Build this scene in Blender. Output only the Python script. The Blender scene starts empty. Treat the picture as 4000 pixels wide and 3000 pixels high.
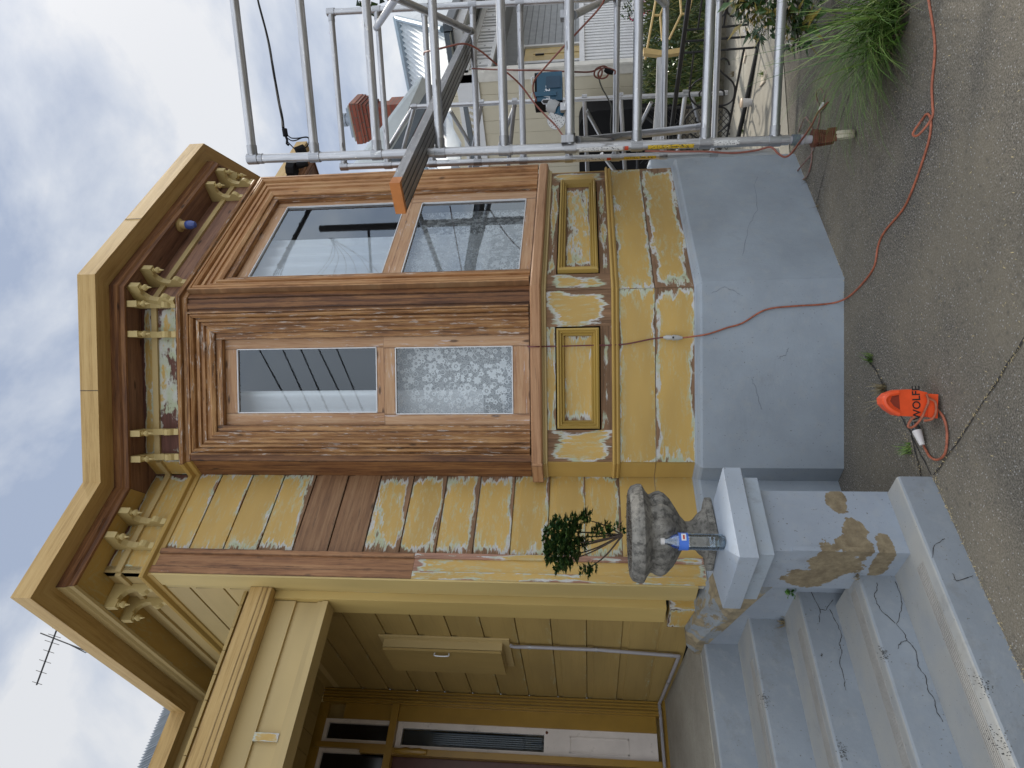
import bpy, math, random
from mathutils import Vector, Matrix
random.seed(7)
sc = bpy.context.scene
V = Vector
# ------------------------------------------------------------------ camera
FPX = 2551.34                       # focal length in pixels of the 4000 px wide frame
YAW, PITCH, ROLL = math.radians(46.35615), math.radians(6.29592), math.radians(-.52613)
CAM = V((0, 0, 1.6))
_cy, _sy, _cp, _sp = math.cos(YAW), math.sin(YAW), math.cos(PITCH), math.sin(PITCH)
FWD = V((_cy*_cp, _sy*_cp, _sp)); RGT0 = V((_sy, -_cy, 0)); DWN0 = FWD.cross(RGT0)
_cr, _sr = math.cos(ROLL), math.sin(ROLL)
RGT = RGT0*_cr - DWN0*_sr; DWN = RGT0*_sr + DWN0*_cr
cd = bpy.data.cameras.new('camera'); cam = bpy.data.objects.new('camera', cd); sc.collection.objects.link(cam)
cd.sensor_width = 36; cd.lens = FPX/4000*36; cd.clip_start = .05; cd.clip_end = 500
m = Matrix.Identity(4)
for i, a in enumerate((DWN, RGT, -FWD)):      # the photographer held the camera turned through 90 degrees
    for j in range(3): m[j][i] = a[j]
m.translation = CAM; cam.matrix_world = m
sc.camera = cam
# ------------------------------------------------------------------ light
SUN_EL, SUN_AZ = math.radians(38), math.radians(-4)      # azimuth measured from +X towards +Y
sundir = V((math.cos(SUN_AZ)*math.cos(SUN_EL), math.sin(SUN_AZ)*math.cos(SUN_EL), math.sin(SUN_EL)))
sl = bpy.data.lights.new('sun', 'SUN'); so = bpy.data.objects.new('sun', sl); sc.collection.objects.link(so)
sl.energy = 3.0; sl.angle = math.radians(2.5); sl.color = (1, .93, .82)
so.rotation_euler = sundir.to_track_quat('Z', 'Y').to_euler(); so.location = (0, 0, 12)
sc.view_settings.view_transform = 'Standard'; sc.view_settings.look = 'None'; sc.view_settings.exposure = .22
sc.view_settings.gamma = 1
w = bpy.data.worlds.new('World'); sc.world = w; w.use_nodes = True
SKY_FRONT, SKY_BACK = .80, 1.50
def build_world():
    nt = w.node_tree; nt.nodes.clear(); n = nt.nodes.new; L = nt.links.new
    tc = n('ShaderNodeTexCoord'); sky = n('ShaderNodeTexSky'); sky.sky_type = 'NISHITA'; sky.sun_disc = False
    sky.sun_elevation = SUN_EL; sky.sun_rotation = math.pi/2 - SUN_AZ
    mp = n('ShaderNodeMapping'); mp.inputs['Scale'].default_value = (1, 1, 1.7); L(tc.outputs['Generated'], mp.inputs[0])
    no = n('ShaderNodeTexNoise'); no.inputs['Scale'].default_value = 2.6; no.inputs['Detail'].default_value = 9; no.inputs['Roughness'].default_value = .56
    no.inputs['Distortion'].default_value = .35; L(mp.outputs[0], no.inputs['Vector'])
    cr = n('ShaderNodeValToRGB'); L(no.outputs['Fac'], cr.inputs[0]); e = cr.color_ramp.elements
    e[0].position = .36; e[0].color = (.45, .53, .69, 1); e[1].position = .55; e[1].color = (.93, .945, .97, 1)
    x = e.new(.47); x.color = (.71, .765, .86, 1)
    m1 = n('ShaderNodeMix'); m1.data_type = 'RGBA'; m1.inputs[0].default_value = .86
    sk = n('ShaderNodeVectorMath'); sk.operation = 'SCALE'; sk.inputs['Scale'].default_value = .1; L(sky.outputs[0], sk.inputs[0])
    L(sk.outputs[0], m1.inputs[6]); L(cr.outputs[0], m1.inputs[7])
    dt = n('ShaderNodeVectorMath'); dt.operation = 'DOT_PRODUCT'; dt.inputs[1].default_value = (-.40, -.80, .45); L(tc.outputs['Generated'], dt.inputs[0])
    mr = n('ShaderNodeMapRange'); mr.interpolation_type = 'SMOOTHSTEP'; mr.inputs[1].default_value = -.35; mr.inputs[2].default_value = .75
    mr.inputs[3].default_value = SKY_FRONT; mr.inputs[4].default_value = SKY_BACK; L(dt.outputs['Value'], mr.inputs[0])
    bg = n('ShaderNodeBackground'); L(m1.outputs[2], bg.inputs[0]); L(mr.outputs[0], bg.inputs[1])
    o = n('ShaderNodeOutputWorld'); L(bg.outputs[0], o.inputs[0])
build_world()
# ------------------------------------------------------------------ survey helpers: sight lines from the photographer's eye onto real planes
def ray(x, y): return (RGT*(1500-y) + DWN*(x-2000) + FWD*FPX).normalized()
def on(x, y, p, n):
    d = ray(x, y); return CAM + d*((V(p)-CAM).dot(V(n))/d.dot(V(n)))
FH = V((_cy, _sy, 0))
def hf(x, y, f):                    # on the sight line, at horizontal distance f ahead
    d = ray(x, y); return CAM + d*(f/d.dot(FH))
def gz(x, y): return -.034*max(0, x-3.3)
def gnd(x, y, h=0):
    p = on(x, y, (0, 0, h), (0, 0, 1))
    for _ in range(4): p = on(x, y, (0, 0, h+gz(p.x, p.y)), (0, 0, 1))
    return p
Z = V((0, 0, 1))
class Fr:
    def __init__(s, o, u, n): s.o = V((o[0], o[1], 0)); s.u = V((u[0], u[1], 0)).normalized(); s.n = V((n[0], n[1], 0)).normalized()
    def w(s, a, z, c=0): return s.o + s.u*a + Z*z + s.n*c
    def px(s, x, y, c=0):
        p = on(x, y, s.o+s.n*c, s.n); return (p-s.o).dot(s.u), p.z
    def a(s, x, y, c=0): return s.px(x, y, c)[0]
    def z(s, x, y, c=0): return s.px(x, y, c)[1]
# ------------------------------------------------------------------ mesh builder
class MB:
    def __init__(s): s.v = []; s.f = []; s.uv = []
    def face(s, pts, e1=None, wr=(0, 0), e2=None):
        i = len(s.v); s.v += [V(p) for p in pts]; s.f.append(list(range(i, i+len(pts))))
        if e1 is None:
            a = (pts[1]-pts[0]).length; b = (pts[-1]-pts[0]).length
            e1 = [(0, 0), (a, 0), (a, b), (0, b)][:len(pts)] if len(pts) <= 4 else [(0, 0)]*len(pts); e2 = [(a-p, b-q) for p, q in e1]
        if e2 is None: e2 = [(9, 9)]*len(pts)
        s.uv.append([(*p, *q, *wr) for p, q in zip(e1, e2)])
    def box(s, F, a0, a1, z0, z1, c0, c1, wear=0, grain=None):
        rnd = random.random(); A, B, H = a1-a0, z1-z0, c1-c0
        if grain is None: grain = 'a' if A > B else 'z'
        def q(P, dims):     # dims: lengths along first and second edge, which one carries the grain
            (la, lb, sw) = dims
            if not sw: e1 = [(0, 0), (la, 0), (la, lb), (0, lb)]; e2 = [(la-p, lb-q) for p, q in e1]
            else: e1 = [(0, 0), (0, la), (lb, la), (lb, 0)]; e2 = [(lb-p, la-q) for p, q in e1]
            s.face([F.w(*p) for p in P], e1, (wear, rnd), e2)
        g = grain == 'z'
        for c in (c1, c0): q([(a0, z0, c), (a1, z0, c), (a1, z1, c), (a0, z1, c)], (A, B, g))
        for z in (z0, z1): q([(a0, z, c0), (a1, z, c0), (a1, z, c1), (a0, z, c1)], (A, H, False))
        for a in (a0, a1): q([(a, z0, c0), (a, z1, c0), (a, z1, c1), (a, z0, c1)], (B, H, False))
    def prism(s, F, poly, c0, c1, wear=0, axis='n'):     # poly in (a, z), extruded along the normal
        r = random.random(); n = len(poly)
        for c in (c0, c1): s.face([F.w(a, z, c) for a, z in poly], [(a, z) for a, z in poly], (wear, r))
        for i in range(n):
            p, q = poly[i], poly[(i+1) % n]; s.face([F.w(*p, c0), F.w(*q, c0), F.w(*q, c1), F.w(*p, c1)], None, (wear, r))
    def solid(s, bot, top, wear=0):
        r = random.random(); n = len(bot)
        for P in (bot, top): s.face(P, [((p-P[0]).dot((P[1]-P[0]).normalized()), (p-P[0]).length) for p in P], (wear, r))
        for i in range(n):
            j = (i+1) % n; s.face([bot[i], bot[j], top[j], top[i]], None, (wear, r))
    def tube(s, pts, r, n=10, cap=True, r2=None):
        pts = [V(p) for p in pts]; rr = random.random(); L = 0; rings = []
        t = (pts[1]-pts[0]).normalized(); up = Z if abs(t.z) < .9 else V((1, 0, 0)); x = t.cross(up).normalized()
        for i, p in enumerate(pts):
            if i: L += (p-pts[i-1]).length
            d = ((pts[min(i+1, len(pts)-1)]-pts[max(i-1, 0)])).normalized(); x = (x-d*x.dot(d)).normalized(); y = d.cross(x)
            R = r if r2 is None else r+(r2-r)*i/(len(pts)-1)
            if isinstance(r, (list, tuple)): R = r[i]
            rings.append(([p+x*R*math.cos(k*2*math.pi/n)+y*R*math.sin(k*2*math.pi/n) for k in range(n)], L, R))
        b = len(s.v)
        for g, _, _ in rings: s.v += g
        for i in range(len(rings)-1):
            for k in range(n):
                k2 = (k+1) % n; s.f.append([b+i*n+k, b+i*n+k2, b+(i+1)*n+k2, b+(i+1)*n+k])
                l0, l1 = rings[i][1], rings[i+1][1]; c = .2
                s.uv.append([(l0, k*c/n, 9, 9, 0, rr), (l0, (k+1)*c/n, 9, 9, 0, rr), (l1, (k+1)*c/n, 9, 9, 0, rr), (l1, k*c/n, 9, 9, 0, rr)])
        if cap:
            for i in (0, len(rings)-1): s.f.append([b+i*n+k for k in range(n)]); s.uv.append([(0, 0, 9, 9, 0, rr)]*n)
    def lathe(s, base, prof, n=24, ax=Z, rib=0, wear=0):   # prof: (radius, height)
        ax = V(ax).normalized(); x = ax.cross(V((.3, .8, .1))).normalized(); y = ax.cross(x); b = len(s.v); rr = random.random()
        for r, h in prof:
            for k in range(n):
                t = k*2*math.pi/n; q = r*(1+rib*(1 if k % 2 else 0)) if isinstance(rib, (int, float)) else r*rib(t, h)
                s.v.append(V(base)+ax*h+x*q*math.cos(t)+y*q*math.sin(t))
        for i in range(len(prof)-1):
            for k in range(n):
                k2 = (k+1) % n; s.f.append([b+i*n+k, b+i*n+k2, b+(i+1)*n+k2, b+(i+1)*n+k])
                h0, h1 = prof[i][1], prof[i+1][1]
                s.uv.append([(h0, k/n, 9, 9, wear, rr), (h0, (k+1)/n, 9, 9, wear, rr), (h1, (k+1)/n, 9, 9, wear, rr), (h1, k/n, 9, 9, wear, rr)])
        for i in (0, len(prof)-1):
            if prof[i][0] > 1e-4: s.f.append([b+i*n+k for k in range(n)]); s.uv.append([(0, 0, 9, 9, 0, rr)]*n)
    def leaf(s, p, d, up, L, W, fold=.25):
        d = V(d).normalized(); sd = d.cross(V(up)).normalized(); n = sd.cross(d)
        a = V(p); b_ = a+d*L*.45+sd*W*.5+n*W*fold; c = a+d*L-n*L*.12; e = a+d*L*.45-sd*W*.5+n*W*fold; mid = a+d*L*.5
        r = random.random(); s.face([a, b_, c, mid], [(0, 0)]*4, (0, r)); s.face([a, mid, c, e], [(0, 0)]*4, (0, r))
    def build(s, name, mt, parent=None, smooth=False, **kw):
        off = parent_loc(parent) if parent else None
        if off is None:
            xs = [v.x for v in s.v]; ys = [v.y for v in s.v]; off = V(((min(xs)+max(xs))/2, (min(ys)+max(ys))/2, min(v.z for v in s.v)))
        me = bpy.data.meshes.new(name); me.from_pydata([v-off for v in s.v], [], s.f)
        for k, nm in enumerate(('e1', 'e2', 'wr')):
            l = me.uv_layers.new(name=nm); flat = []
            for u in s.uv:
                for t in u: flat += [t[2*k], t[2*k+1]]
            l.data.foreach_set('uv', flat)
        me.materials.append(mt)
        if smooth: me.polygons.foreach_set('use_smooth', [True]*len(me.polygons))
        o = bpy.data.objects.new(name, me); sc.collection.objects.link(o)
        if parent: o.parent = parent
        else: o.location = off
        if smooth and smooth != 'all':
            try:
                me.set_sharp_from_angle(angle=math.radians(38))
            except Exception: pass
        for k, v in kw.items(): o[k] = v
        return o
def parent_loc(p):
    l = V((0, 0, 0))
    while p: l = l + p.location; p = p.parent
    return l
def thing(name, loc, label, cat, group=None):
    o = bpy.data.objects.new(name, None); sc.collection.objects.link(o); o.location = V(loc); o.empty_display_size = .1
    o['label'] = label; o['category'] = cat
    if group: o['group'] = group
    return o
def bez(pts, n=6):              # Catmull-Rom through points
    pts = [V(p) for p in pts]; out = []; P = [pts[0]*2-pts[1]]+pts+[pts[-1]*2-pts[-2]]
    for i in range(1, len(P)-2):
        a, b, c, d = P[i-1:i+3]
        for k in range(n):
            t = k/n; out.append(.5*((2*b)+(c-a)*t+(2*a-5*b+4*c-d)*t*t+(3*b-a-3*c+d)*t**3))
    return out+[pts[-1]]
def copy_tree(o, parent=None):
    c = o.copy(); sc.collection.objects.link(c); c.parent = parent
    for ch in list(o.children): copy_tree(ch, c)
    return c
# ------------------------------------------------------------------ materials
class G:
    def __init__(s, name):
        s.m = bpy.data.materials.new(name); s.m.use_nodes = True; s.t = s.m.node_tree; s.t.nodes.clear()
        s.out = s.t.nodes.new('ShaderNodeOutputMaterial'); s.b = s.t.nodes.new('ShaderNodeBsdfPrincipled'); s.L(s.b.outputs[0], s.out.inputs[0])
    def L(s, a, b): s.t.links.new(a, b)
    def N(s, ty, ins=None, **kw):
        n = s.t.nodes.new('ShaderNode'+ty)
        for k, v in kw.items(): setattr(n, k, v)
        for k, v in (ins or {}).items():
            if hasattr(v, 'links'): s.L(v, n.inputs[k])
            else: n.inputs[k].default_value = v
        return n
    def M(s, op, a, b=0, c=0, cl=False):
        return s.N('Math', {0: a, 1: b, 2: c}, operation=op, use_clamp=cl).outputs[0]
    def uv(s, n): return s.N('UVMap', uv_map=n).outputs[0]
    def obj(s): return s.N('TexCoord').outputs['Object']
    def pos(s): return s.N('NewGeometry').outputs['Position']
    def sep(s, v): n = s.N('SeparateXYZ', {0: v}); return n.outputs
    def comb(s, x, y, z=0): return s.N('CombineXYZ', {0: x, 1: y, 2: z}).outputs[0]
    def noise(s, v, sc_=5, det=3, ro=.55, dist=0): return s.N('TexNoise', {'Vector': v, 'Scale': sc_, 'Detail': det, 'Roughness': ro, 'Distortion': dist}).outputs['Fac']
    def mapv(s, v, sx, sy, sz): return s.N('Mapping', {0: v, 'Scale': (sx, sy, sz)}).outputs[0]
    def ramp(s, f, *st):
        n = s.N('ValToRGB', {0: f}); e = n.color_ramp.elements
        while len(e) < len(st): e.new(.5)
        for i, (p, c) in enumerate(st): e[i].position = p; e[i].color = (*c, 1) if len(c) == 3 else c
        return n.outputs[0]
    def mix(s, f, a, b, mode='MIX'):
        n = s.N('Mix', data_type='RGBA', blend_type=mode)
        for i, v in ((0, f), (6, a), (7, b)):
            if hasattr(v, 'links'): s.L(v, n.inputs[i])
            else: n.inputs[i].default_value = (*v, 1) if isinstance(v, tuple) and len(v) == 3 else v
        return n.outputs[2]
    def rng(s, v, a, b, c=0, d=1): return s.N('MapRange', {0: v, 1: a, 2: b, 3: c, 4: d}).outputs[0]
    def bump(s, h, st=.3, dist=.01): s.L(s.N('Bump', {'Height': h, 'Strength': st, 'Distance': dist}).outputs[0], s.b.inputs['Normal'])
    def fin(s, col, rough=.6, metal=0, spec=.5):
        for k, v in (('Base Color', col), ('Roughness', rough), ('Metallic', metal), ('Specular IOR Level', spec)):
            if hasattr(v, 'links'): s.L(v, s.b.inputs[k])
            else: s.b.inputs[k].default_value = (*v, 1) if isinstance(v, tuple) and len(v) == 3 else v
        return s.m
def grainvec(g, sx=2.2, sy=26):
    e = g.sep(g.uv('e1')); r = g.sep(g.uv('wr'))
    return g.comb(g.M('MULTIPLY_ADD', e[0], sx, g.M('MULTIPLY', r[1], 57)), g.M('MULTIPLY_ADD', e[1], sy, g.M('MULTIPLY', r[1], 31)), g.M('MULTIPLY', r[1], 7))
def edge(g):
    a = g.sep(g.uv('e1')); b = g.sep(g.uv('e2'))
    return g.M('MINIMUM', g.M('MINIMUM', a[0], a[1]), g.M('MINIMUM', b[0], b[1]))
def woodcol(g, lo, mid, hi, gv=None):
    gv = gv or grainvec(g, 1.6, 30); n1 = g.noise(gv, 1, 6, .68, .4); n2 = g.noise(grainvec(g, 7, 150), 1, 4, .7); n3 = g.noise(grainvec(g, 3, 8), 1, 3)
    f = g.M('ADD', g.M('MULTIPLY', n1, .58), g.M('MULTIPLY_ADD', n2, .27, g.M('MULTIPLY', n3, .15)))
    return g.ramp(f, (.38, lo), (.485, mid), (.60, hi)), f
def m_wood(name, lo, mid, hi, specks=.66, speckcol=(.55, .5, .45), rough=.62, stain=.58, streak=(7, 60)):
    g = G(name); c, f = woodcol(g, lo, mid, hi); kk = .0 if specks > .85 else .85
    st = g.noise(grainvec(g, 4, 40), 1, 5, .7); c = g.mix(g.rng(st, stain, stain+.10, 0, .8), c, tuple(x*.38 for x in lo))
    kn = g.N('TexVoronoi', {'Vector': grainvec(g, 3.2, 11), 'Scale': 1}).outputs['Distance']; c = g.mix(g.rng(kn, .06, .13, kk, 0), c, tuple(x*.22 for x in lo))
    sp = g.noise(grainvec(g, *streak), 1, 6, .75); c = g.mix(g.rng(sp, specks-.03, specks+.02, 0, .75), c, speckcol)
    ee = g.M('MULTIPLY_ADD', g.noise(grainvec(g, 14, 14), 1, 3), -.02, edge(g)); c = g.mix(g.rng(ee, -.009, -.002, .6, 0), c, tuple(x*.35 for x in lo))
    g.bump(f, .5, .005); return g.fin(c, rough)
YEL = (.52, .34, .095); PRI = (.42, .46, .32); BARE = (.20, .115, .062)
def m_peel(name, col=None, pri=None, wood=None, ew=.05, gain=1.0, sx=3, sy=22, grain=0, bias=0, white=(.52, .52, .50)):
    col = col or YEL; pri = pri or PRI; wood = wood or BARE
    g = G(name); r = g.sep(g.uv('wr')); a_ = g.sep(g.uv('e1')); b_ = g.sep(g.uv('e2'))
    d = g.M('MINIMUM', g.M('MULTIPLY', g.M('MINIMUM', a_[0], b_[0]), .42), g.M('MINIMUM', a_[1], b_[1]))
    big = g.noise(grainvec(g, sx, sx*2.2), 1, 4, .6, .4); jag_ = g.noise(grainvec(g, sx*2, sy*2.2), 1, 5, .7); fine = g.noise(grainvec(g, sx*9, sy*6), 1, 3, .65)
    h = g.M('ADD', g.M('MULTIPLY', g.M('MINIMUM', g.M('DIVIDE', d, ew), 1), .40), g.M('ADD', g.M('MULTIPLY', big, 1.05*gain), g.M('MULTIPLY_ADD', jag_, .62*gain, g.M('MULTIPLY', fine, .16))))
    h = g.M('SUBTRACT', h, g.M('ADD', g.M('MULTIPLY_ADD', g.M('SUBTRACT', r[1], .5), .22, r[0]), bias+.37*gain))
    wc, f = woodcol(g, tuple(x*.55 for x in wood), wood, tuple(x*1.4 for x in wood))
    tn = g.noise(grainvec(g, .9, 3), 1, 3); pc = g.mix(g.rng(tn, .35, .7), tuple(x*.84 for x in col), tuple(min(1, x*1.06) for x in col))
    if grain: pc = g.mix(g.rng(g.noise(grainvec(g, 2, 60), 1, 4, .7), .5, .75, 0, grain), pc, tuple(x*.7 for x in col))
    fl = g.noise(grainvec(g, 12, 42), 1, 6, .78); near = g.rng(h, .2, .55, 1, 0); pc = g.mix(g.M('MULTIPLY', g.rng(fl, .50, .62, 0, .8), near), pc, pri)
    pc = g.mix(g.rng(fl, .66, .72, 0, .5), pc, pri)
    pw = g.mix(g.rng(g.noise(grainvec(g, 9, 9), 1, 3), .4, .6), pri, white)
    c = g.mix(g.rng(h, .165, .20), pw, pc); c = g.mix(g.rng(h, .05, .10), wc, c)
    g.bump(g.M('MULTIPLY_ADD', g.rng(h, .08, .17), .6, g.M('MULTIPLY', f, .25)), .5, .003)
    return g.fin(c, g.rng(h, .1, .2, .85, .55))
def m_plain(name, col, rough=.5, metal=0, var=.12, sc_=6, bump=.15, spec=.5, dirt=None, dirtpos=.6):
    g = G(name); p = g.obj(); n = g.noise(p, sc_, 5, .6); c = g.mix(g.rng(n, .3, .7), tuple(x*(1-var) for x in col), tuple(min(1, x*(1+var)) for x in col))
    if dirt: c = g.mix(g.rng(g.noise(p, sc_*2.3, 6, .7), dirtpos, dirtpos+.14, 0, .8), c, dirt)
    if bump: g.bump(g.noise(p, sc_*12, 3), bump, .004)
    return g.fin(c, rough, metal, spec)
def m_alu(name, base=(.60, .61, .63)):
    g = G(name); v = grainvec(g, 3, 40); n = g.noise(v, 1, 6, .75); n2 = g.noise(grainvec(g, 14, 60), 1, 4, .7); n3 = g.noise(grainvec(g, 5, 20), 1, 3)
    c = g.mix(g.rng(n, .38, .66), tuple(x*.62 for x in base), base); c = g.mix(g.rng(n2, .62, .68, 0, .75), c, (.82, .81, .76)); c = g.mix(g.rng(n3, .66, .72, 0, .8), c, (.10, .09, .08))
    g.bump(n, .25, .002); return g.fin(c, g.rng(n, .3, .7, .28, .5), .85)
def m_blue(name, col=(.285, .35, .43), dirt=.5, low=0, worn=0, blobs=(), tread=0):
    g = G(name); p = g.pos(); n = g.noise(p, 2.2, 5, .6); n2 = g.noise(p, 14, 5, .65)
    c = g.mix(g.rng(n, .3, .7), tuple(x*.86 for x in col), tuple(x*1.1 for x in col))
    c = g.mix(g.rng(n2, .5, .75, 0, .35), c, (.36, .37, .36))
    if tread: c = g.mix(g.M('MULTIPLY', g.rng(g.sep(g.N('NewGeometry').outputs['Normal'])[2], .4, .8), g.rng(g.noise(p, 6, 4), .3, .6, .5, 1)), c, (.32, .32, .30))
    dn = g.noise(p, 5, 6, .72); c = g.mix(g.rng(dn, .70-dirt*.22, .84-dirt*.2, 0, .7*dirt), c, (.17, .165, .15))
    if worn:
        wn = g.noise(p, 4.6, 6, .68, .4); z = g.sep(p)[2]
        h = g.M('ADD', wn, g.M('MULTIPLY', g.rng(z, .2, 1.0), -.22)); cc = g.mix(g.rng(g.noise(p, 22, 4), .4, .6), (.20, .165, .11), (.30, .25, .16))
        c = g.mix(g.rng(h, worn, worn+.015), c, cc)
    if blobs:
        cc = g.mix(g.rng(g.noise(p, 18, 5, .7), .35, .65), (.15, .115, .07), (.27, .22, .135)); wz = g.noise(p, 9, 6, .72); mn = None
        for (cx, cy, cz), (rx, ry, rz_) in blobs:
            v = g.N('VectorMath', {0: p, 1: (cx, cy, cz)}, operation='SUBTRACT').outputs[0]; v = g.N('VectorMath', {0: v, 1: (1/rx, 1/ry, 1/rz_)}, operation='MULTIPLY').outputs[0]
            l = g.N('VectorMath', {0: v}, operation='LENGTH').outputs['Value']; mn = l if mn is None else g.M('MINIMUM', mn, l)
        h = g.M('MULTIPLY_ADD', wz, 1.9, mn); c = g.mix(g.rng(h, 1.92, 1.96, 1, 0), c, cc)
    sp = g.noise(p, 85, 2, .5); c = g.mix(g.rng(sp, .70, .74, 0, .8), c, (.12, .11, .10))
    g.bump(g.M('ADD', n2, g.M('MULTIPLY', g.noise(p, 60, 3), .4)), .35, .006); return g.fin(c, .62, 0, .35)
def m_ground(name):
    g = G(name); p = g.pos(); a = g.noise(p, 120, 3, .8); b = g.noise(p, .9, 5, .6); c1 = g.noise(p, 30, 5, .75)
    c = g.mix(g.rng(a, .42, .60), (.050, .046, .040), (.225, .208, .175)); c = g.mix(g.rng(b, .38, .62, 0, .6), c, (.23, .20, .145))
    c = g.mix(g.rng(c1, .55, .70, 0, .6), c, (.035, .035, .035)); v = g.N('TexVoronoi', {'Vector': p, 'Scale': 70}); vd = v.outputs['Distance']; vc = g.sep(v.outputs['Color'])[0]
    c = g.mix(g.M('MULTIPLY', g.rng(vd, .18, .26, .9, 0), g.rng(vc, .55, .6)), c, (.36, .35, .33)); vv = g.N('TexVoronoi', {'Vector': p, 'Scale': 28}).outputs['Distance']
    c = g.mix(g.rng(vv, .035, .05, .8, 0), c, (.46, .44, .37))
    g.bump(g.M('ADD', a, g.M('MULTIPLY', c1, .6)), .7, .004); return g.fin(c, .8, 0, .25)
def m_path(name):
    g = G(name); p = g.pos(); a = g.noise(p, 60, 4, .7); b = g.noise(p, 2.2, 5, .65)
    c = g.mix(g.rng(b, .3, .7), (.24, .22, .18), (.38, .36, .30)); c = g.mix(g.rng(a, .5, .8, 0, .5), c, (.15, .14, .11)); g.bump(a, .4, .005); return g.fin(c, .85)
def m_leaf(name, a=(.03, .07, .018), b=(.09, .17, .03), c=(.16, .22, .05), rough=.38):
    g = G(name); r = g.sep(g.uv('wr'))[1]; col = g.ramp(r, (.0, a), (.6, b), (1., c)); g.b.inputs['Subsurface Weight'].default_value = 0
    return g.fin(col, rough, 0, .5)
def m_brick(name):
    g = G(name); p = g.uv('e1'); n = g.N('TexBrick', {'Vector': p, 'Color1': (.19, .045, .028, 1), 'Color2': (.27, .075, .042, 1), 'Mortar': (.11, .07, .055, 1), 'Scale': 1, 'Mortar Size': .009, 'Brick Width': .23, 'Row Height': .085, 'Bias': 0})
    c = g.mix(g.rng(g.noise(p, 9, 5), .4, .7, 0, .4), n.outputs[0], (.14, .045, .03)); g.bump(n.outputs['Fac'], -.5, .01); return g.fin(c, .85)
def m_glass(name, tint=(.90, .94, .96), refl=1.0):
    g = G(name); t = g.t; t.nodes.remove(g.b); fr = g.N('Fresnel', {0: 1.55}); tr = g.N('BsdfTransparent', {0: (*tint, 1)}); gl = g.N('BsdfGlossy', {'Roughness': .015, 'Color': (.80, .90, 1, 1)})
    f = g.M('MULTIPLY', fr.outputs[0], refl*1.7, cl=True); mx = g.N('MixShader', {0: f}); g.L(tr.outputs[0], mx.inputs[1]); g.L(gl.outputs[0], mx.inputs[2]); g.L(mx.outputs[0], g.out.inputs[0]); return g.m
def m_lace(name):
    g = G(name); u = g.uv('e1')
    def rose(off, scl, R, k, rnd):
        uo = g.N('VectorMath', {0: u, 1: off}, operation='ADD').outputs[0]
        v1 = g.N('TexVoronoi', {'Vector': uo, 'Scale': scl, 'Randomness': rnd}); d = v1.outputs['Distance']
        vs = g.N('VectorMath', {0: uo, 'Scale': scl}, operation='SCALE').outputs[0]; ps = g.N('VectorMath', {0: v1.outputs['Position'], 'Scale': scl}, operation='SCALE').outputs[0]
        s = g.sep(g.N('VectorMath', {0: vs, 1: ps}, operation='SUBTRACT').outputs[0]); pet = g.M('SINE', g.M('MULTIPLY', g.M('ARCTAN2', s[1], s[0]), k)); rr = g.M('ADD', d, g.M('MULTIPLY', pet, .045))
        return g.M('MULTIPLY', g.rng(rr, R, R+.03, 1, 0), g.rng(g.M('ABSOLUTE', g.M('SUBTRACT', d, R*.38)), .03, .05, .3, 1))
    f1_ = g.M('MULTIPLY', rose((0, 0, 0), 12, .36, 7, .6), .85); f2_ = g.M('MULTIPLY', rose((.37, .61, 0), 22, .36, 5, .9), .9)
    ring = g.N('TexVoronoi', {'Vector': u, 'Scale': 21}).outputs['Distance']; rg_ = g.rng(g.M('ABSOLUTE', g.M('SUBTRACT', ring, .36)), .03, .06, .9, 0)
    mesh = g.N('TexVoronoi', {'Vector': u, 'Scale': 130}).outputs['Distance']; net = g.rng(mesh, .25, .5, .14, .46)
    al = g.M('MAXIMUM', g.M('MAXIMUM', f1_, f2_), g.M('MAXIMUM', rg_, net)); g.L(al, g.b.inputs['Alpha']); return g.fin((.80, .80, .79), .9)
def m_curtain(name, col=(.70, .74, .78)):
    g = G(name); return g.fin(col, .9)
def m_label(name, base, ink, dens=.5, sx=60, sy=9):
    g = G(name); e = g.uv('e1'); s = g.sep(e); n = g.noise(g.comb(g.M('MULTIPLY', s[0], sx), g.M('MULTIPLY', s[1], sy*14)), 1, 2, .8)
    ed = edge(g); c = g.mix(g.rng(n, dens, dens+.05, 0, 1), base, ink); c = g.mix(g.rng(g.noise(grainvec(g, 30, 60), 1, 4, .7), .6, .64), c, (.6, .6, .58)); return g.fin(c, .5)

YP = m_peel('peeling_yellow_paint'); YPL = m_peel('yellow_paint_light_wear', bias=-.22); YIN = m_peel('yellow_paint_porch_shade', col=(.40, .28, .095), bias=-.13, grain=.5, sx=3, sy=30)  # porch yellow is darkened so its colour holds the porch's shade
YCL = m_peel('yellow_trim_paint', col=(.50, .375, .165), bias=-.30)
GOLD = m_plain('golden_gutter_paint', (.44, .28, .065), .45, 0, .10, 4, .05); GOLDW = m_wood('golden_grained_fascia', (.33, .20, .06), (.46, .30, .105), (.52, .355, .14), specks=.9, stain=.9)
WMID = m_wood('stripped_pine', (.105, .042, .014), (.27, .125, .040), (.46, .26, .105), specks=.60)
WDRK = m_wood('dark_stripped_timber', (.075, .026, .009), (.165, .066, .021), (.29, .135, .045), specks=.70, speckcol=(.42, .31, .2))
WPNK = m_wood('primed_pinkish_timber', (.29, .15, .075), (.42, .24, .122), (.50, .325, .19), specks=.62, speckcol=(.55, .5, .5), stain=.74)
WSIL = m_wood('sanded_sill_timber', (.24, .115, .05), (.38, .20, .095), (.46, .26, .135), specks=.8, stain=.62)
WBRN = m_wood('brown_primer_board', (.13, .064, .029), (.22, .112, .050), (.29, .17, .085), specks=.74, speckcol=(.5, .48, .38))
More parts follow.
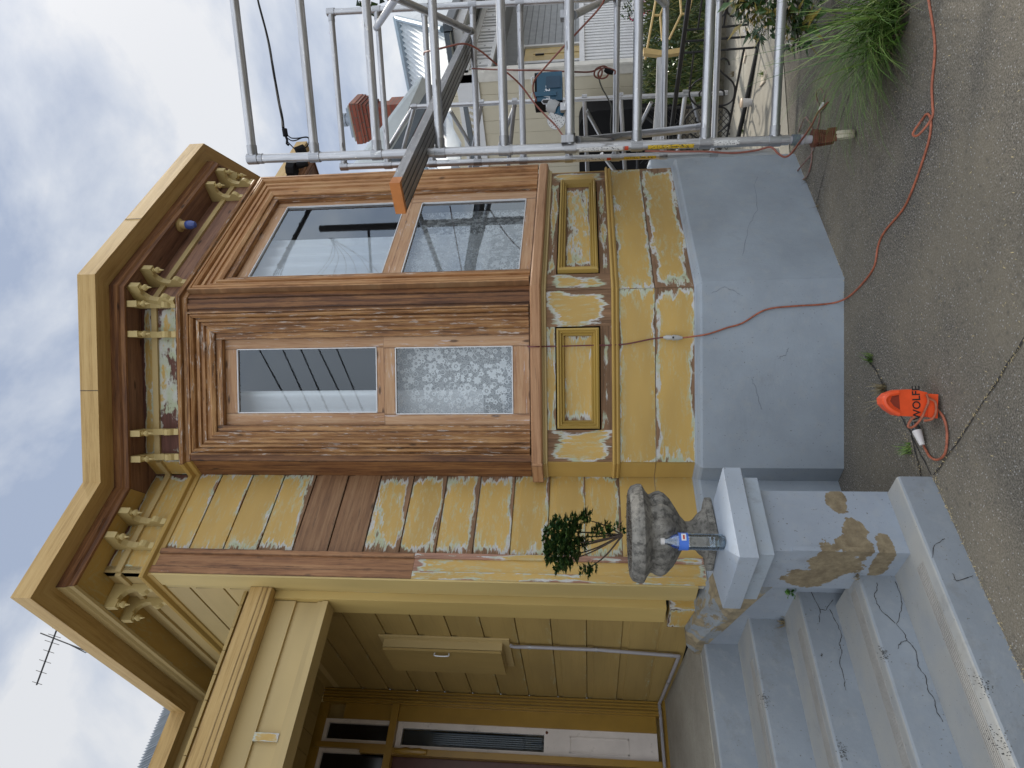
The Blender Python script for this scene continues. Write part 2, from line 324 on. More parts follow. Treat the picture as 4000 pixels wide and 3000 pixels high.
BLUE = m_blue('blue_grey_plinth_paint', (.29, .332, .375), dirt=.4); BLUES = m_blue('blue_grey_step_paint', (.245, .275, .305), dirt=.6, tread=1); BLUEP = m_blue('worn_blue_pier_paint', (.285, .325, .375), dirt=.5, worn=.66, blobs=[((1.58, 2.90, .46), (.08, .13, .13)), ((1.58, 3.02, .52), (.08, .10, .12)), ((1.62, 2.78, .38), (.06, .06, .08)), ((1.70, 2.78, .36), (.06, .08, .06)), ((1.86, 2.78, .40), (.07, .08, .045)), ((1.6, 2.8, .25), (.1, .3, .04))])
BLUEC = m_blue('blue_cap_paint', (.33, .375, .43), dirt=.45); CONC = m_blue('stained_old_concrete', (.26, .29, .31), dirt=1.0, worn=.27); FLOOR = m_path('porch_floor_concrete'); 
ALU = m_alu('scuffed_aluminium'); ALUD = m_alu('dull_aluminium_plank', (.40, .40, .41)); CAST = m_alu('cast_fitting', (.47, .48, .50))
GLASS = m_glass('window_glass'); GLASSB = m_glass('bright_reflecting_glass', refl=1.25); LACE = m_lace('lace'); CURT = m_curtain('white_curtain', (.86, .87, .88))
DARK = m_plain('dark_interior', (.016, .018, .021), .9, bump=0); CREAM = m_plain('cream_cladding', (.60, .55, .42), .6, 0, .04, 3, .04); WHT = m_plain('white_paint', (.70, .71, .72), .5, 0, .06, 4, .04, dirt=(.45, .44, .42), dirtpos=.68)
WHTW = m_plain('worn_white_door_paint', (.66, .60, .55), .5, 0, .1, 5, .1, dirt=(.35, .31, .27)); GRY = m_plain('grey_paint', (.30, .32, .34), .6, bump=0); BLKM = m_plain('black_iron', (.012, .012, .013), .45, 0, .2, 20, .1)
BLK = m_plain('black_rubber', (.014, .014, .015), .85, bump=0, spec=.15); OCH = m_plain('ochre_gloss_trim', (.30, .175, .028), .28, 0, .12, 5, .05); PVC = m_plain('grey_pvc', (.34, .33, .35), .45, 0, .05, 8, 0)
IRON = m_plain('galvanised_roof_iron', (.62, .66, .68), .42, .35, .08, 5, .05, dirt=(.35, .36, .36), dirtpos=.66); GUT = m_plain('dark_gutter', (.07, .085, .10), .4, bump=0); BRICK = m_brick('chimney_brick')
ORC = m_plain('orange_cord', (.34, .10, .05), .5, 0, .3, 30, 0, dirt=(.03, .02, .02), dirtpos=.55); ORP = m_plain('orange_plastic', (.75, .085, .02), .35, 0, .08, 20, .05, dirt=(.12, .02, .01), dirtpos=.66)
ORK = m_plain('orange_end_cap', (.50, .17, .03), .45, 0, .1, 12, .1, dirt=(.2, .09, .03), dirtpos=.6); RUST = m_plain('rusty_steel', (.13, .045, .025), .75, .3, .4, 25, .5, dirt=(.45, .4, .35), dirtpos=.68)
BEI = m_plain('beige_castor_plastic', (.50, .45, .34), .5, 0, .1, 12, .1, dirt=(.2, .17, .12)); TEAL = m_plain('blue_case_plastic', (.012, .075, .13), .38, 0, .15, 10, .1, dirt=(.3, .35, .36), dirtpos=.7)
URN = m_plain('weathered_urn_stone', (.21, .20, .175), .9, 0, .45, 14, 1.0, dirt=(.05, .048, .043), dirtpos=.47); SOIL = m_plain('dark_soil', (.06, .04, .026), .95, 0, .4, 30, .8)
LEAFD = m_leaf('glossy_shrub_leaf', (.012, .035, .012), (.035, .085, .022), (.12, .17, .035)); BARK = m_plain('bark', (.07, .05, .035), .85, 0, .3, 25, .5)
LEAFR = m_leaf('large_leathery_leaf', (.02, .05, .02), (.06, .12, .03), (.30, .22, .05)); GRASS = m_leaf('grass_blade', (.035, .085, .015), (.13, .25, .04), (.26, .32, .10), .45); DRY = m_leaf('dry_stem', (.16, .12, .06), (.25, .20, .11), (.3, .26, .15), .7)
GROUND = m_ground('exposed_aggregate_concrete'); PATH = m_path('pale_path_concrete'); TIMB = m_plain('raw_yellow_timber', (.50, .36, .15), .7, 0, .12, 12, .1)
YLAB = m_label('yellow_sticker', (.62, .42, .02), (.05, .04, .02), .52); WLAB = m_label('white_sticker', (.62, .62, .60), (.08, .08, .1), .55); RED = m_plain('red_paint', (.5, .06, .02), .5, bump=0)
WPL = m_plain('white_plastic', (.62, .60, .58), .4, bump=0); BULB = m_plain('blue_glass_lamp', (.06, .10, .33), .2, 0, .2, 40, .1); CRK = m_plain('crack', (.035, .032, .03), .95, bump=0); CRKL = m_plain('dry_litter', (.52, .42, .22), .8, 0, .3, 40, 0)
LABB = m_plain('blue_bottle_label', (.06, .17, .62), .4, bump=0); WATER = m_glass('clear_bottle_plastic', (.97, .985, 1), 2.2); PINK = m_plain('pink_petals', (.65, .05, .18), .6, bump=0)
INK = m_plain('black_marker_ink', (.012, .01, .01), .6, bump=0); SILV = m_plain('silver_lettering', (.6, .62, .64), .35, .4, bump=0); SAND = m_plain('sanding_disc', (.66, .66, .64), .8, bump=0); SMOKE = m_plain('grey_plastic', (.22, .22, .22), .5, bump=0)
MAROON = m_plain('dark_varnished_door', (.075, .022, .014), .35, bump=0); SALM = m_plain('timber_pole', (.05, .04, .035), .9)
exec_parts = []
# ------------------------------------------------------------------ the yellow house
s2 = math.sqrt(.5)
YF, XS, YD = 3.65, 1.83, 5.65
B1 = (3.404, 2.683); B2 = (2.605, 3.482); B4 = (4.94, 2.683); B5 = (5.74, 3.482)
D = Fr(B1, (-s2, s2), (-s2, -s2)); R = Fr(B1, (1, 0), (0, -1)); LR = Fr(B2, (0, 1), (-1, 0)); FF = Fr((0, YF), (1, 0), (0, -1))
S = Fr((XS, 0), (0, 1), (-1, 0)); DW = Fr((0, YD), (1, 0), (0, -1)); R2 = Fr(B4, (s2, s2), (s2, -s2))
DL = 1.13; RL = B4[0]-B1[0]
WP = [(-2.4, YD), (XS, YD), (XS, YF), (2.605, YF), B2, B1, B4, B5, (5.74, YF), (6.75, YF), (6.75, 9)]
EP = [(-2.4, YD), (XS, YD), (XS, YF), (2.437, YF), B1, B4, (5.908, YF), (6.75, YF), (6.75, 9)]
def offs(P, o):
    out = []
    for i, p in enumerate(P):
        ns = []
        for a, b in ((i-1, i), (i, i+1)):
            if a >= 0 and b < len(P):
                d = (V((*P[b], 0))-V((*P[a], 0))).normalized(); ns.append(V((d.y, -d.x, 0)))
        if len(ns) == 1: v = ns[0]
        else: v = (ns[0]+ns[1])/(1+ns[0].dot(ns[1]))
        out.append(V((p[0], p[1], 0))+v*o)
    return out
def extr(mb, P, prof, i0=0, i1=None, wear=0, caps=True):
    i1 = len(P)-1 if i1 is None else i1; rows = [[q+Z*z for q in offs(P, o)] for o, z in prof]; r = random.random()
    tot = [0]
    for k in range(1, len(prof)): tot.append(tot[-1]+math.hypot(prof[k][0]-prof[k-1][0], prof[k][1]-prof[k-1][1]))
    L = 0
    for i in range(i0, i1):
        l = (rows[0][i+1]-rows[0][i]).length
        for k in range(len(prof)-1):
            t0, t1 = tot[k], tot[k+1]; T = t1-t0
            mb.face([rows[k][i], rows[k][i+1], rows[k+1][i+1], rows[k+1][i]], [(L, t0), (L+l, t0), (L+l, t1), (L, t1)], (wear, r), [(9, T+.02), (9, T+.02), (9, .02), (9, .02)])
        L += l
    if caps:
        for i in (i0, i1): mb.face([rows[k][i] for k in range(len(prof))], [(0, 0)]*len(prof), (wear, r))
HOUSE = thing('house', (3.4, 4.5, 0), 'yellow timber villa with a bay window stripped to bare wood, blue plinth and open porch', 'house')
def part(name, mt, mb, parent=None, smooth=False, **kw): return mb.build(name, mt, parent or HOUSE, smooth, **kw)
def pbox(name, mt, F, *a, parent=None, wear=0, grain=None, **kw):
    b = MB(); b.box(F, *a, wear=wear, grain=grain); return part(name, mt, b, parent, **kw)
# plinth ----------------------------------------------------------------------
b = MB(); extr(b, WP, [(.06, -.5), (.06, .853), (.052, .868), (.0, .893)], 2, 9); part('plinth', BLUE, b, label='blue grey rendered plinth with hairline cracks')
b = MB(); extr(b, WP, [(-.02, .86), (.02, .885), (.012, .889), (-.02, .889)], 2, 9); part('plinth_flashing', BLUEC, b)
# low boards, belt moulding, panel zone
def lowboards(F, a0, a1, w1=.50, w2=.5):
    b = MB(); b.box(F, a0, a1, .889, 1.138, -.03, 0, wear=w1, grain='a'); b.box(F, a0, a1, 1.142, 1.372, -.03, -.001, wear=w2, grain='a'); return b
b = lowboards(D, .003, DL-.003); b.v or 0
part('lower_boards', m_peel('low_boards_paint', ew=.06, sx=3, sy=12, bias=-.02), b)
part('lower_boards', m_peel('low_boards_paint_right', ew=.07, sx=3, sy=10, bias=.0), lowboards(R, .003, RL-.003, .56, .48))
b = lowboards(LR, .003, .165, .26, .22); b2 = lowboards(FF, 2.0, 2.64, .22, .24); b.v and None
part('lower_boards', YPL, b); part('lower_boards', YP, b2)
b = MB(); extr(b, WP, [(0, 1.368), (.012, 1.372), (.02, 1.383), (.012, 1.394), (.026, 1.402), (.03, 1.41), (.018, 1.418), (0, 1.42)], 3, 8, wear=.14); part('belt_moulding', m_peel('belt_paint', bias=-.1, ew=.012), b)
def apron(F, w, pan, wl):
    b = MB(); (p0, p1, q0, q1) = pan
    b.box(F, .003, p0-.012, 1.42, 1.845, -.03, -.002, wear=wl[0], grain='z'); b.box(F, p1+.012, w-.003, 1.42, 1.845, -.03, -.003, wear=wl[1], grain='z')
    b.box(F, p0-.012, p1+.012, 1.42, q0-.01, -.03, -.004, wear=wl[2], grain='a'); b.box(F, p0-.012, p1+.012, q1+.01, 1.845, -.03, -.004, wear=wl[3], grain='a')
    part('apron_rails', YP, b)
    pan_ = pbox('apron_panel', YP, F, p0+.02, p1-.02, q0+.02, q1-.02, -.05, -.014, wear=wl[4], grain='a')
    f = MB(); o = .052
    prof = [(0, -.005), (0, .028), (.012, .036), (.020, .024), (.028, .030), (.036, .010), (.046, .016), (o, -.012)]
    for k in range(len(prof)-1):
        (t0, c0), (t1, c1) = prof[k], prof[k+1]
        A = [(p0+t0, q0+t0), (p1-t0, q0+t0), (p1-t0, q1-t0), (p0+t0, q1-t0)]; B = [(p0+t1, q0+t1), (p1-t1, q0+t1), (p1-t1, q1-t1), (p0+t1, q1-t1)]
        for i in range(4):
            j = (i+1) % 4; f.face([F.w(*A[i], c0), F.w(*A[j], c0), F.w(*B[j], c1), F.w(*B[i], c1)], None, (.0, .3+i*.1))
    f.build('panel_moulding', m_peel('panel_moulding_paint', col=(.40, .27, .065), pri=(.5, .47, .33), bias=.06, ew=.004, sx=9, sy=30), pan_)
def avg(F, P, c=0): return [F.px(x, y, c) for x, y in P]
def rect(F, tl, tr, bl, br, c=0):
    q = avg(F, (tl, tr, bl, br), c); a = sorted([(q[0][0]+q[2][0])/2, (q[1][0]+q[3][0])/2]); return a[0], a[1], (q[2][1]+q[3][1])/2, (q[0][1]+q[1][1])/2
dp = rect(D, (2176, 1673), (2176, 1282), (2341, 1673), (2341, 1282)); rp = rect(R, (2177, 1068), (2191, 717), (2332, 1062), (2329, 710))
apron(D, DL, dp, (.68, .62, .56, .54, .62)); apron(R, RL, rp, (.60, .56, .62, .62, .66))
pbox('apron_rails', YPL, LR, .003, .165, 1.42, 1.845, -.03, 0, wear=.2, grain='z')
b = MB(); extr(b, WP, [(0, 1.842), (.014, 1.846), (.014, 1.856), (.026, 1.864), (.026, 1.874), (0, 1.874)], 3, 8); part('sill_bead', YCL, b)
b = MB(); extr(b, WP, [(-.08, 1.874), (.062, 1.874), (.072, 1.884), (.072, 1.934), (.06, 1.945), (-.08, 1.962)], 4, 8, wear=0); b.box(LR, -.05, .13, 1.874, 1.945, 0, .072); part('window_sill', WSIL, b, label='sanded bare timber sill running round the bay')
# upper bay walls and windows ----------------------------------------------------
def window(F, w, arch, inner, glu, gll, wall, am, lace_right, far):
    (A0, A1, A2, A3) = arch; (I0, I1, _, I3) = inner; zb = 1.955
    b = MB(); b.box(F, 0.002, I0, zb, 4.36, -.12, -.002, grain='z'); b.box(F, I1, w-.002, zb, 4.36, -.12, -.002, grain='z'); b.box(F, I0, I1, I3, 4.36, -.12, -.003, grain='a'); part('bay_wall', wall, b)
    # architrave: wide moulded, mitred
    b = MB(); prof = [(0, 0), (0, .046), (.09, .050), (.11, .036), (.13, .036), (.15, .050), (.22, .060), (.29, .050), (.31, .024), (.34, .022), (.36, .034), (.46, .034), (.48, .018), (.52, .016), (.54, .030), (.64, .028), (.66, .014), (.80, .014), (.82, .028), (.90, .034), (.97, .026), (1, .022), (1, 0)]
    for k in range(len(prof)-1):
        (t0, c0), (t1, c1) = prof[k], prof[k+1]
        def rc(t): return A0+(I0-A0)*t, A1+(I1-A1)*t, A3+(I3-A3)*t
        l0, r0, h0 = rc(t0); l1, r1, h1 = rc(t1); W = abs(t1-t0)*(I0-A0)
        H = h0-zb
        b.face([F.w(l0, zb, c0), F.w(l0, h0, c0), F.w(l1, h1, c1), F.w(l1, zb, c1)], [(0, t0*.14), (H, t0*.14), (H, t1*.14), (0, t1*.14)], (0, .13))
        b.face([F.w(r0, zb, c0), F.w(r0, h0, c0), F.w(r1, h1, c1), F.w(r1, zb, c1)], [(0, t0*.14), (H, t0*.14), (H, t1*.14), (0, t1*.14)], (0, .63))
        b.face([F.w(l0, h0, c0), F.w(r0, h0, c0), F.w(r1, h1, c1), F.w(l1, h1, c1)], [(0, t0*.14), (r0-l0, t0*.14), (r0-l0, t1*.14), (0, t1*.14)], (0, .37))
    part('architrave', am, b)
    # window box: lining, stops, two sashes
    (g0, g1, gz0, gz1) = glu; (k0, k1, kz0, kz1) = gll
    b = MB(); st = .045
    b.box(F, I0, I0+st, zb, I3, -.10, .008, grain='z'); b.box(F, I1-st, I1, zb, I3, -.10, .008, grain='z'); b.box(F, I0+st, I1-st, I3-st, I3, -.10, .007, grain='a')
    win = part('window', WMID, b)
    def sash(nm, a0, a1, z0, z1, h0, h1, y0, y1, c, mt):
        q = MB(); q.box(F, a0, h0, z0, z1, c-.035, c, grain='z'); q.box(F, h1, a1, z0, z1, c-.035, c, grain='z'); q.box(F, h0, h1, z0, y0, c-.035, c-.001, grain='a'); q.box(F, h0, h1, y1, z1, c-.035, c-.001, grain='a')
        sh = q.build('sash', mt, win)
        e = .006; q = MB()
        for bx in ((h0, h0+e, y0, y1), (h1-e, h1, y0, y1), (h0, h1, y0, y0+e), (h0, h1, y1-e, y1)): q.box(F, *bx, c-.012, c+.0012)
        q.build('putty', WHT, win)
        q = MB(); q.face([F.w(h0, y0, c-.014), F.w(h1, y0, c-.014), F.w(h1, y1, c-.014), F.w(h0, y1, c-.014)]); q.build('pane', GLASSB if far else GLASS, win)
    zm = (kz1+gz0)/2
    sash('u', I0+st-.004, I1-st+.004, zm-.005, I3-st+.004, g0, g1, gz0, gz1, -.035, WPNK)
    sash('l', I0+st-.004, I1-st+.004, zb+.003, zm+.012, k0, k1, kz0, kz1, -.008, WPNK)
    # curtains
    def cloth(nm, a0, a1, z0, z1, c, amp, waves, mt, droop=0):
        q = MB(); n = 60; ln = 0; pr = None
        for i in range(n+1):
            t = i/n; a = a0+(a1-a0)*t; cc = c+amp*math.sin(t*waves*6.28+.6*math.sin(t*9)); p = F.w(a, z0, cc); u = F.w(a, z1, cc)
            if pr: L2 = ln+(p-pr[0]).length; q.face([pr[0], p, u, pr[1]], [(ln, 0), (L2, 0), (L2, z1-z0), (ln, z1-z0)], (0, .5)); ln = L2
            pr = (p, u)
        return q.build(nm, mt, win, True)
    cw = (I1-I0)
    if far:   # this frame runs to the right
        cloth('curtain', I0+.03, I0+cw*.66, 2.3, I3, -.17, .02, 5, CURT); cloth('lace_curtain', I0+.02, I1-.16, 1.97, zm+.05, -.11, .014, 4, LACE)
    else:
        cloth('curtain', I1-cw*.40, I1-.01, 2.3, I3, -.22, .018, 1.6, CURT); cloth('lace_curtain', I0+.05, I1-.05, 1.97, zm+.05, -.15, .003, 1.5, LACE)
    b = MB(); o = .03; 
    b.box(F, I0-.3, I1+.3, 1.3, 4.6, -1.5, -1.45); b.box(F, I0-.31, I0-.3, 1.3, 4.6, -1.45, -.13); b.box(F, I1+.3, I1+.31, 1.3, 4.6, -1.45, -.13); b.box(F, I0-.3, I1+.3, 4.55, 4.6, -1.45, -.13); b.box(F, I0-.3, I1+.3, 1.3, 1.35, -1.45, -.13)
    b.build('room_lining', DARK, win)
dA = rect(D, (750, 1775), (741, 1211), (2060, 1778), (2060, 1199)); dI = rect(D, (851, 1686), (845, 1297), (2050, 1686), (2050, 1285))
rA = rect(R, (754, 1144), (1020, 708), (2060, 1127), (2100, 665)); rI = rect(R, (881, 1096), (1074, 765), (2055, 1076), (2100, 735))
dg = rect(D, (931, 1616), (923, 1363), (1473, 1610), (1472, 1357), -.035); dl_ = rect(D, (1546, 1614), (1543, 1354), (2004, 1622), (2003, 1354), -.008)
rg = rect(R, (975, 1080), (1118, 808), (1505, 1070), (1574, 790), -.035); rl_ = rect(R, (1570, 1069), (1646, 787), (2029, 1061), (2055, 780), -.008)
window(D, DL, dA, dI, dg, dl_, WDRK, WMID, False, False)
WRGT = m_wood('warm_stripped_pine', (.21, .095, .034), (.40, .20, .078), (.50, .30, .14), specks=.70, stain=.66)
window(R, RL, rA, rI, rg, rl_, WDRK, WRGT, True, True)
b = MB(); b.box(LR, .002, .168, 1.955, 4.36, -.1, 0, grain='z'); part('corner_board', WDRK, b)
b = MB(); b.box(R2, 0, DL, .889, 1.845, -.1, 0); part('far_bay_wall', YPL, b)
b = MB(); b.box(R2, 0, DL, 1.95, 4.36, -.1, 0); part('far_bay_wall', WDRK, b)
# corner beads
b = MB(); b.box(D, .03, .07, 1.95, 4.36, 0, .008, grain='z'); b.box(D, DL-.07, DL-.002, 1.95, 4.36, 0, .009, grain='z'); b.box(R, .002, .05, 1.95, 4.36, 0, .008, grain='z'); part('corner_fillet', WDRK, b)
# rods, friezes, soffit, crown board, gutter
RODP = [(0, 4.345), (.014, 4.35), (.02, 4.375), (.046, 4.382), (.052, 4.395), (.046, 4.41), (.03, 4.418), (0, 4.42)]
b = MB(); extr(b, WP, RODP, 4, 8); part('cornice_rod', WMID, b)
b = MB(); extr(b, WP, RODP, 0, 4, wear=.1); part('cornice_rod', m_peel('rod_paint', bias=-.02, ew=.01, sx=2, wood=(.09, .045, .03)), b)
FRD = m_peel('frieze_patch_paint', wood=(.105, .045, .034), bias=.06, ew=.03, sx=2.2, sy=4.5); FRR = m_wood('frieze_brown', (.13, .06, .038), (.20, .10, .062), (.28, .15, .09), specks=.78, speckcol=(.4, .33, .18))
for F, a0, a1, mt, wr in ((D, 0, DL, FRD, .64), (R, 0, RL, FRR, 0), (LR, 0, .168, FRD, .25), (FF, XS, 2.605, FRD, .46), (S, YF, YD, YCL, 0), (R2, 0, DL, FRR, 0)):
    b = MB(); b.box(F, a0+.002, a1-.002, 4.42, 4.70, -.05, -.002, wear=wr, grain='a'); part('frieze', mt, b)
    b = MB(); b.box(F, a0+.004, a1-.004, 4.575, 4.615, -.002, .016, wear=.1 if mt is not FRR else 0, grain='a'); part('frieze_batten', YCL, b)
b = MB(); extr(b, EP, [(.17, 4.700), (-.2, 4.704)], 0, 3, wear=.5); part('soffit', FRD, b)
b = MB(); extr(b, EP, [(.17, 4.700), (-.2, 4.704)], 3, 8, wear=.6); part('soffit', FRR, b)
CROWN = [(.165, 4.70), (.168, 4.685), (.185, 4.688), (.190, 4.715), (.204, 4.725), (.206, 4.785), (.165, 4.79)]
b = MB(); extr(b, EP, CROWN, 2, 8); part('crown_board', WDRK, b)
b = MB(); extr(b, EP, CROWN, 0, 2); part('crown_board', YCL, b)
GUTP = [(.19, 4.782), (.337, 4.775), (.338, 4.776), (.338, 4.902), (.325, 4.905), (.325, 4.88), (-.1, 4.89)]
b = MB(); extr(b, EP, GUTP, 0, 8); part('gutter', GOLDW, b, label='golden brown box gutter with faint grain lines')
b = MB(); JP = [(693, 1), (380, 2)]
for (x, y) in ((2.62, 2.98),):
    pass
part_j = MB()
for F, a in ((D, .62), (R, .52)):
    part_j.box(F, a, a+.004, 4.775, 4.902, .338, .3395)
part('gutter_joint', INK, part_j)
lid = MB(); lid.face([p+Z*4.86 for p in offs(EP, .1)][1:] + [V((XS, 9, 4.86))], None); part('ceiling', DARK, lid)
# brackets
def bracket(F, a):
    b = MB(); w = .021; P = [(0, 4.425), (.030, 4.425), (.034, 4.455), (.052, 4.468), (.064, 4.485), (.062, 4.505), (.045, 4.522), (.032, 4.535), (.034, 4.565), (.048, 4.598), (.075, 4.622), (.108, 4.632), (.108, 4.618), (.160, 4.618), (.165, 4.70), (0, 4.70)]
    Q = Fr((0, 0), (1, 0), (0, 1)); n = len(P); r = random.random()
    for s_ in (-w, w): b.face([F.w(a+s_, z, c) for c, z in P], [(z, c) for c, z in P], (0, r))
    for i in range(n):
        (c0, z0), (c1, z1) = P[i], P[(i+1) % n]; b.face([F.w(a-w, z0, c0), F.w(a+w, z0, c0), F.w(a+w, z1, c1), F.w(a-w, z1, c1)], None, (0, r))
    br = part('bracket', m_brk, b)
    q = MB(); q.lathe(F.w(a, 4.618, .134), [(.001, 0), (.016, 0), (.017, .006), (.010, .012), (.010, .018), (.019, .024), (.023, .034), (.019, .044), (.009, .05), (.008, .058), (.005, .066), (.001, .082)], 12, (0, 0, -1)); q.build('finial', m_brk, br, True)
m_brk = m_peel('bracket_paint', col=(.56, .44, .19), pri=(.46, .49, .38), bias=-.06, ew=.005, sx=9, sy=14, wood=(.3, .24, .16))
for y in (1190, 1306, 1688, 1797): bracket(D, min(DL-.03, max(.03, D.a(640, y, .05))))
for x, y in ((686, 1167), (729, 1099), (931, 766), (965, 713)): bracket(R, R.a(x, y, .03))
for x, y in ((682, 2037), (627, 2131)): bracket(FF, FF.a(x, y, .03))
for x, y in ((635, 2306), (677, 2358)): bracket(S, S.a(x, y, .03))
bracket(S, YD-.25); bracket(R2, .12); bracket(R2, .30)
# weatherboards -----------------------------------------------------------------
def wboards(F, a0, a1, z0, z1, name, mats, pitch=.2357, ref=1.838, wear=lambda k: .3):
    k0 = math.floor((z0-ref)/pitch); b = {}; run = 0; last = None
    k = k0
    while ref+k*pitch < z1-.01:
        lo = max(z0, ref+k*pitch); hi = min(z1, ref+(k+1)*pitch); ms = mats(k); run = run+1 if last is not ms else run; last = ms; mb = b.setdefault((ms.name, run), (ms, MB()))[1]; r = random.random(); wv = wear(k); A = a1-a0
        pr = [(lo, -.02), (lo, .0), (min(hi, lo+pitch*.78), .004), (min(hi, lo+pitch*.79), -.004), (min(hi, lo+pitch*.80), -.0045), (min(hi, lo+pitch*.97), -.006), (hi, -.016)]
        for i in range(len(pr)-1):
            (za, ca), (zb_, cb) = pr[i], pr[i+1]
            if zb_-za < 1e-6 and abs(ca-cb) < 1e-6: continue
            t0, t1 = za-lo, max(zb_-lo, za-lo+.0005)
            mb.face([F.w(a0, za, ca), F.w(a1, za, ca), F.w(a1, zb_, cb), F.w(a0, zb_, cb)], [(0, t0), (A, t0), (A, t1), (0, t1)], (wv, r), [(A, hi-lo-t0+.03), (0, hi-lo-t0+.03), (0, hi-lo-t1+.03), (A, hi-lo-t1+.03)])
        k += 1
    for ms, mb in b.values(): part(name, ms, mb)
PB = 2.0
wf = {0: .58, 1: .68, 2: .66, 3: .70, 4: .60, 7: .60, 8: .52, 9: .56, 10: .60, -1: .50, -2: .44}
wboards(FF, PB, 2.64, 1.372, 4.36, 'weatherboards', lambda k: WBRN if k in (5, 6) else YP, wear=lambda k: wf.get(k, .46))
b = MB(); b.box(FF, PB, 2.603, 1.42, 4.36, -.1, -.021); part('wall_backing', DARK, b)
# corner pilaster
b = MB(); b.box(FF, XS, PB, 2.66, 4.42, -.02, .016, grain='z'); b.box(FF, PB-.035, PB, 2.66, 4.36, .016, .03, grain='z'); b.box(FF, XS+.0, XS+.05, 2.66, 4.40, .016, .022, grain='z'); part('corner_board', m_wood('corner_board_wood', (.14, .058, .024), (.27, .125, .050), (.38, .20, .09), specks=.70), b)
b = MB(); b.box(FF, XS, PB, .90, 2.66, -.02, .016, wear=.62, grain='z'); b.box(FF, PB-.035, PB, .90, 2.66, .016, .03, wear=.75, grain='z'); b.box(FF, XS, XS+.05, .90, 2.66, .016, .022, wear=.6, grain='z'); part('corner_board', m_peel('corner_board_islands', wood=(.29, .16, .11), ew=.035, sx=2.0, sy=9, gain=1.3), b)
yj = S.a(1000, 2287)
b = MB(); b.box(S, YF-.016, yj, .95, 4.36, -.02, .012, wear=.15, grain='z'); b.box(S, yj+.002, yj+.05, .95, 4.36, -.02, .002, wear=.42, grain='z'); part('corner_board', YCL if 0 else m_peel('side_corner_paint', col=(.55, .42, .17), bias=-.12, ew=.014, sx=1.5), b)
# porch ---------------------------------------------------------------------------
YG = S.a(983, 2283); zg1 = FF.z(983, 2283, YF-YG); zg0 = FF.z(1067, 2286, YF-YG); G3 = Fr((0, YG), (1, 0), (0, -1)); YB = S.a(1083, 2311)
XL = -1.6
b = MB(); b.box(G3, XL, XS-.014, zg0, zg1, -(YB-YG), 0, grain='a'); b.box(G3, XL, XS-.014, zg0+.028, zg0+.034, 0, .003, grain='a'); b.box(G3, XL, XS-.014, zg0+.06, zg0+.066, 0, .003, grain='a'); part('porch_gutter', GOLDW, b)
GB = Fr((0, YB), (1, 0), (0, -1)); zb0 = GB.z(1282, 2356)
zt = zg0+.01
zr1 = GB.z(1160, 2336); zr0 = GB.z(1245, 2336)
b = MB(); b.box(GB, XL, XS-.06, zr1, zt, -.12, 0, grain='a'); b.box(GB, XL, XS-.06, zb0, zr0-.0, -.12, .0, grain='a'); b.box(GB, XL, XS-.06, zb0-.002, zb0+.035, .0, .014, grain='a'); b.box(GB, XL, XS-.06, zr0, zr1, -.12, -.018, grain='a')
beam = part('porch_beam', YCL, b)
q = MB(); a = GB.a(1040, 2880); q.box(GB, a-.022, a+.022, zr0, zr1, -.018, .006, wear=.36, grain='z'); q.build('panel_stile', m_peel('stile_paint', pri=(.5, .54, .45), ew=.02), beam)
yp0, yp1 = yj+.052, S.a(1400, 2363)
b = MB(); b.box(S, yp0, yp1, 1.12, zt, -.02, .055, wear=0, grain='z'); b.box(S, yp0+.03, yp1+.012, 1.12, zb0, -.02, .035, wear=0, grain='z'); part('porch_jamb', m_peel('jamb_paint', col=(.55, .40, .14), bias=-.16, ew=.01, sx=2), b)
b = MB(); b.box(S, yp0, yp1+.05, .93, 1.10, -.02, .060, wear=.55); part('jamb_block', m_peel('jamb_block_paint', wood=(.11, .06, .04), ew=.03), b)
ZC = 3.80
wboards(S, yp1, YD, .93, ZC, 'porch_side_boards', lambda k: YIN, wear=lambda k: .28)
wboards(S, yp0, YD, zg1-.1, 4.36, 'side_weatherboards', lambda k: YCL, wear=lambda k: .1)
b = MB(); b.box(S, YF+.06, YD, .9, 4.7, -.1, -.03); part('wall_backing', DARK, b)
b = MB()
for i in range(24): b.box(DW, XL+i*.145, XL+i*.145+.141, ZC, ZC+.02, .05, YD-YB)
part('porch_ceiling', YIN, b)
b = MB(); b.box(DW, XL, XS, ZC+.03, ZC+.05, 0, YD-YG-.3); part('porch_roof', GUT, b)
b = MB(); b.box(Fr((XL, 0), (0, 1), (1, 0)), YB, YD, .8, zg1, -.1, 0); part('added_porch_wall', YIN, b)  # unseen wall added at the left to keep the porch dark
# door wall
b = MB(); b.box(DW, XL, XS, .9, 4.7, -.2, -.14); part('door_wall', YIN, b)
b = MB(); x0 = DW.a(1800, 2765); x1 = XS; n = 9
for i in range(n):
    a0 = x0+(x1-x0)*i/n; a1 = x0+(x1-x0)*(i+1)/n; c = (.02, .045, .03, .05, .038, .05, .035, .052, .03)[i]; b.box(DW, a0, a1, .99, ZC, -.06, c, grain='z')
part('door_architrave', OCH, b)
def prect(F, x0, x1, y0, y1, c=0):
    a, z1 = F.px(x0, y0, c); a2, z0 = F.px(x1, y1, c); return min(a, a2), max(a, a2), min(z0, z1), max(z0, z1)
c = -.02
xr = DW.a(1800, 2830, c); xl2 = DW.a(2300, 2965, c); ztop = DW.z(1555, 2830, c); zmid = DW.z(2125, 2900, c); zbt = DW.z(2568, 2900, c)
b = MB(); b.box(DW, xl2, xr, zbt, zmid, -.06, c, grain='z'); b.box(DW, xl2, xl2+.03, zmid, ztop, -.06, c); b.box(DW, xr-.045, xr, zmid, ztop, -.06, c); b.box(DW, xl2, xr, ztop-.045, ztop, -.06, c-.001)
sid = part('sidelight', WHTW, b, label='white sidelight panel beside the front door')
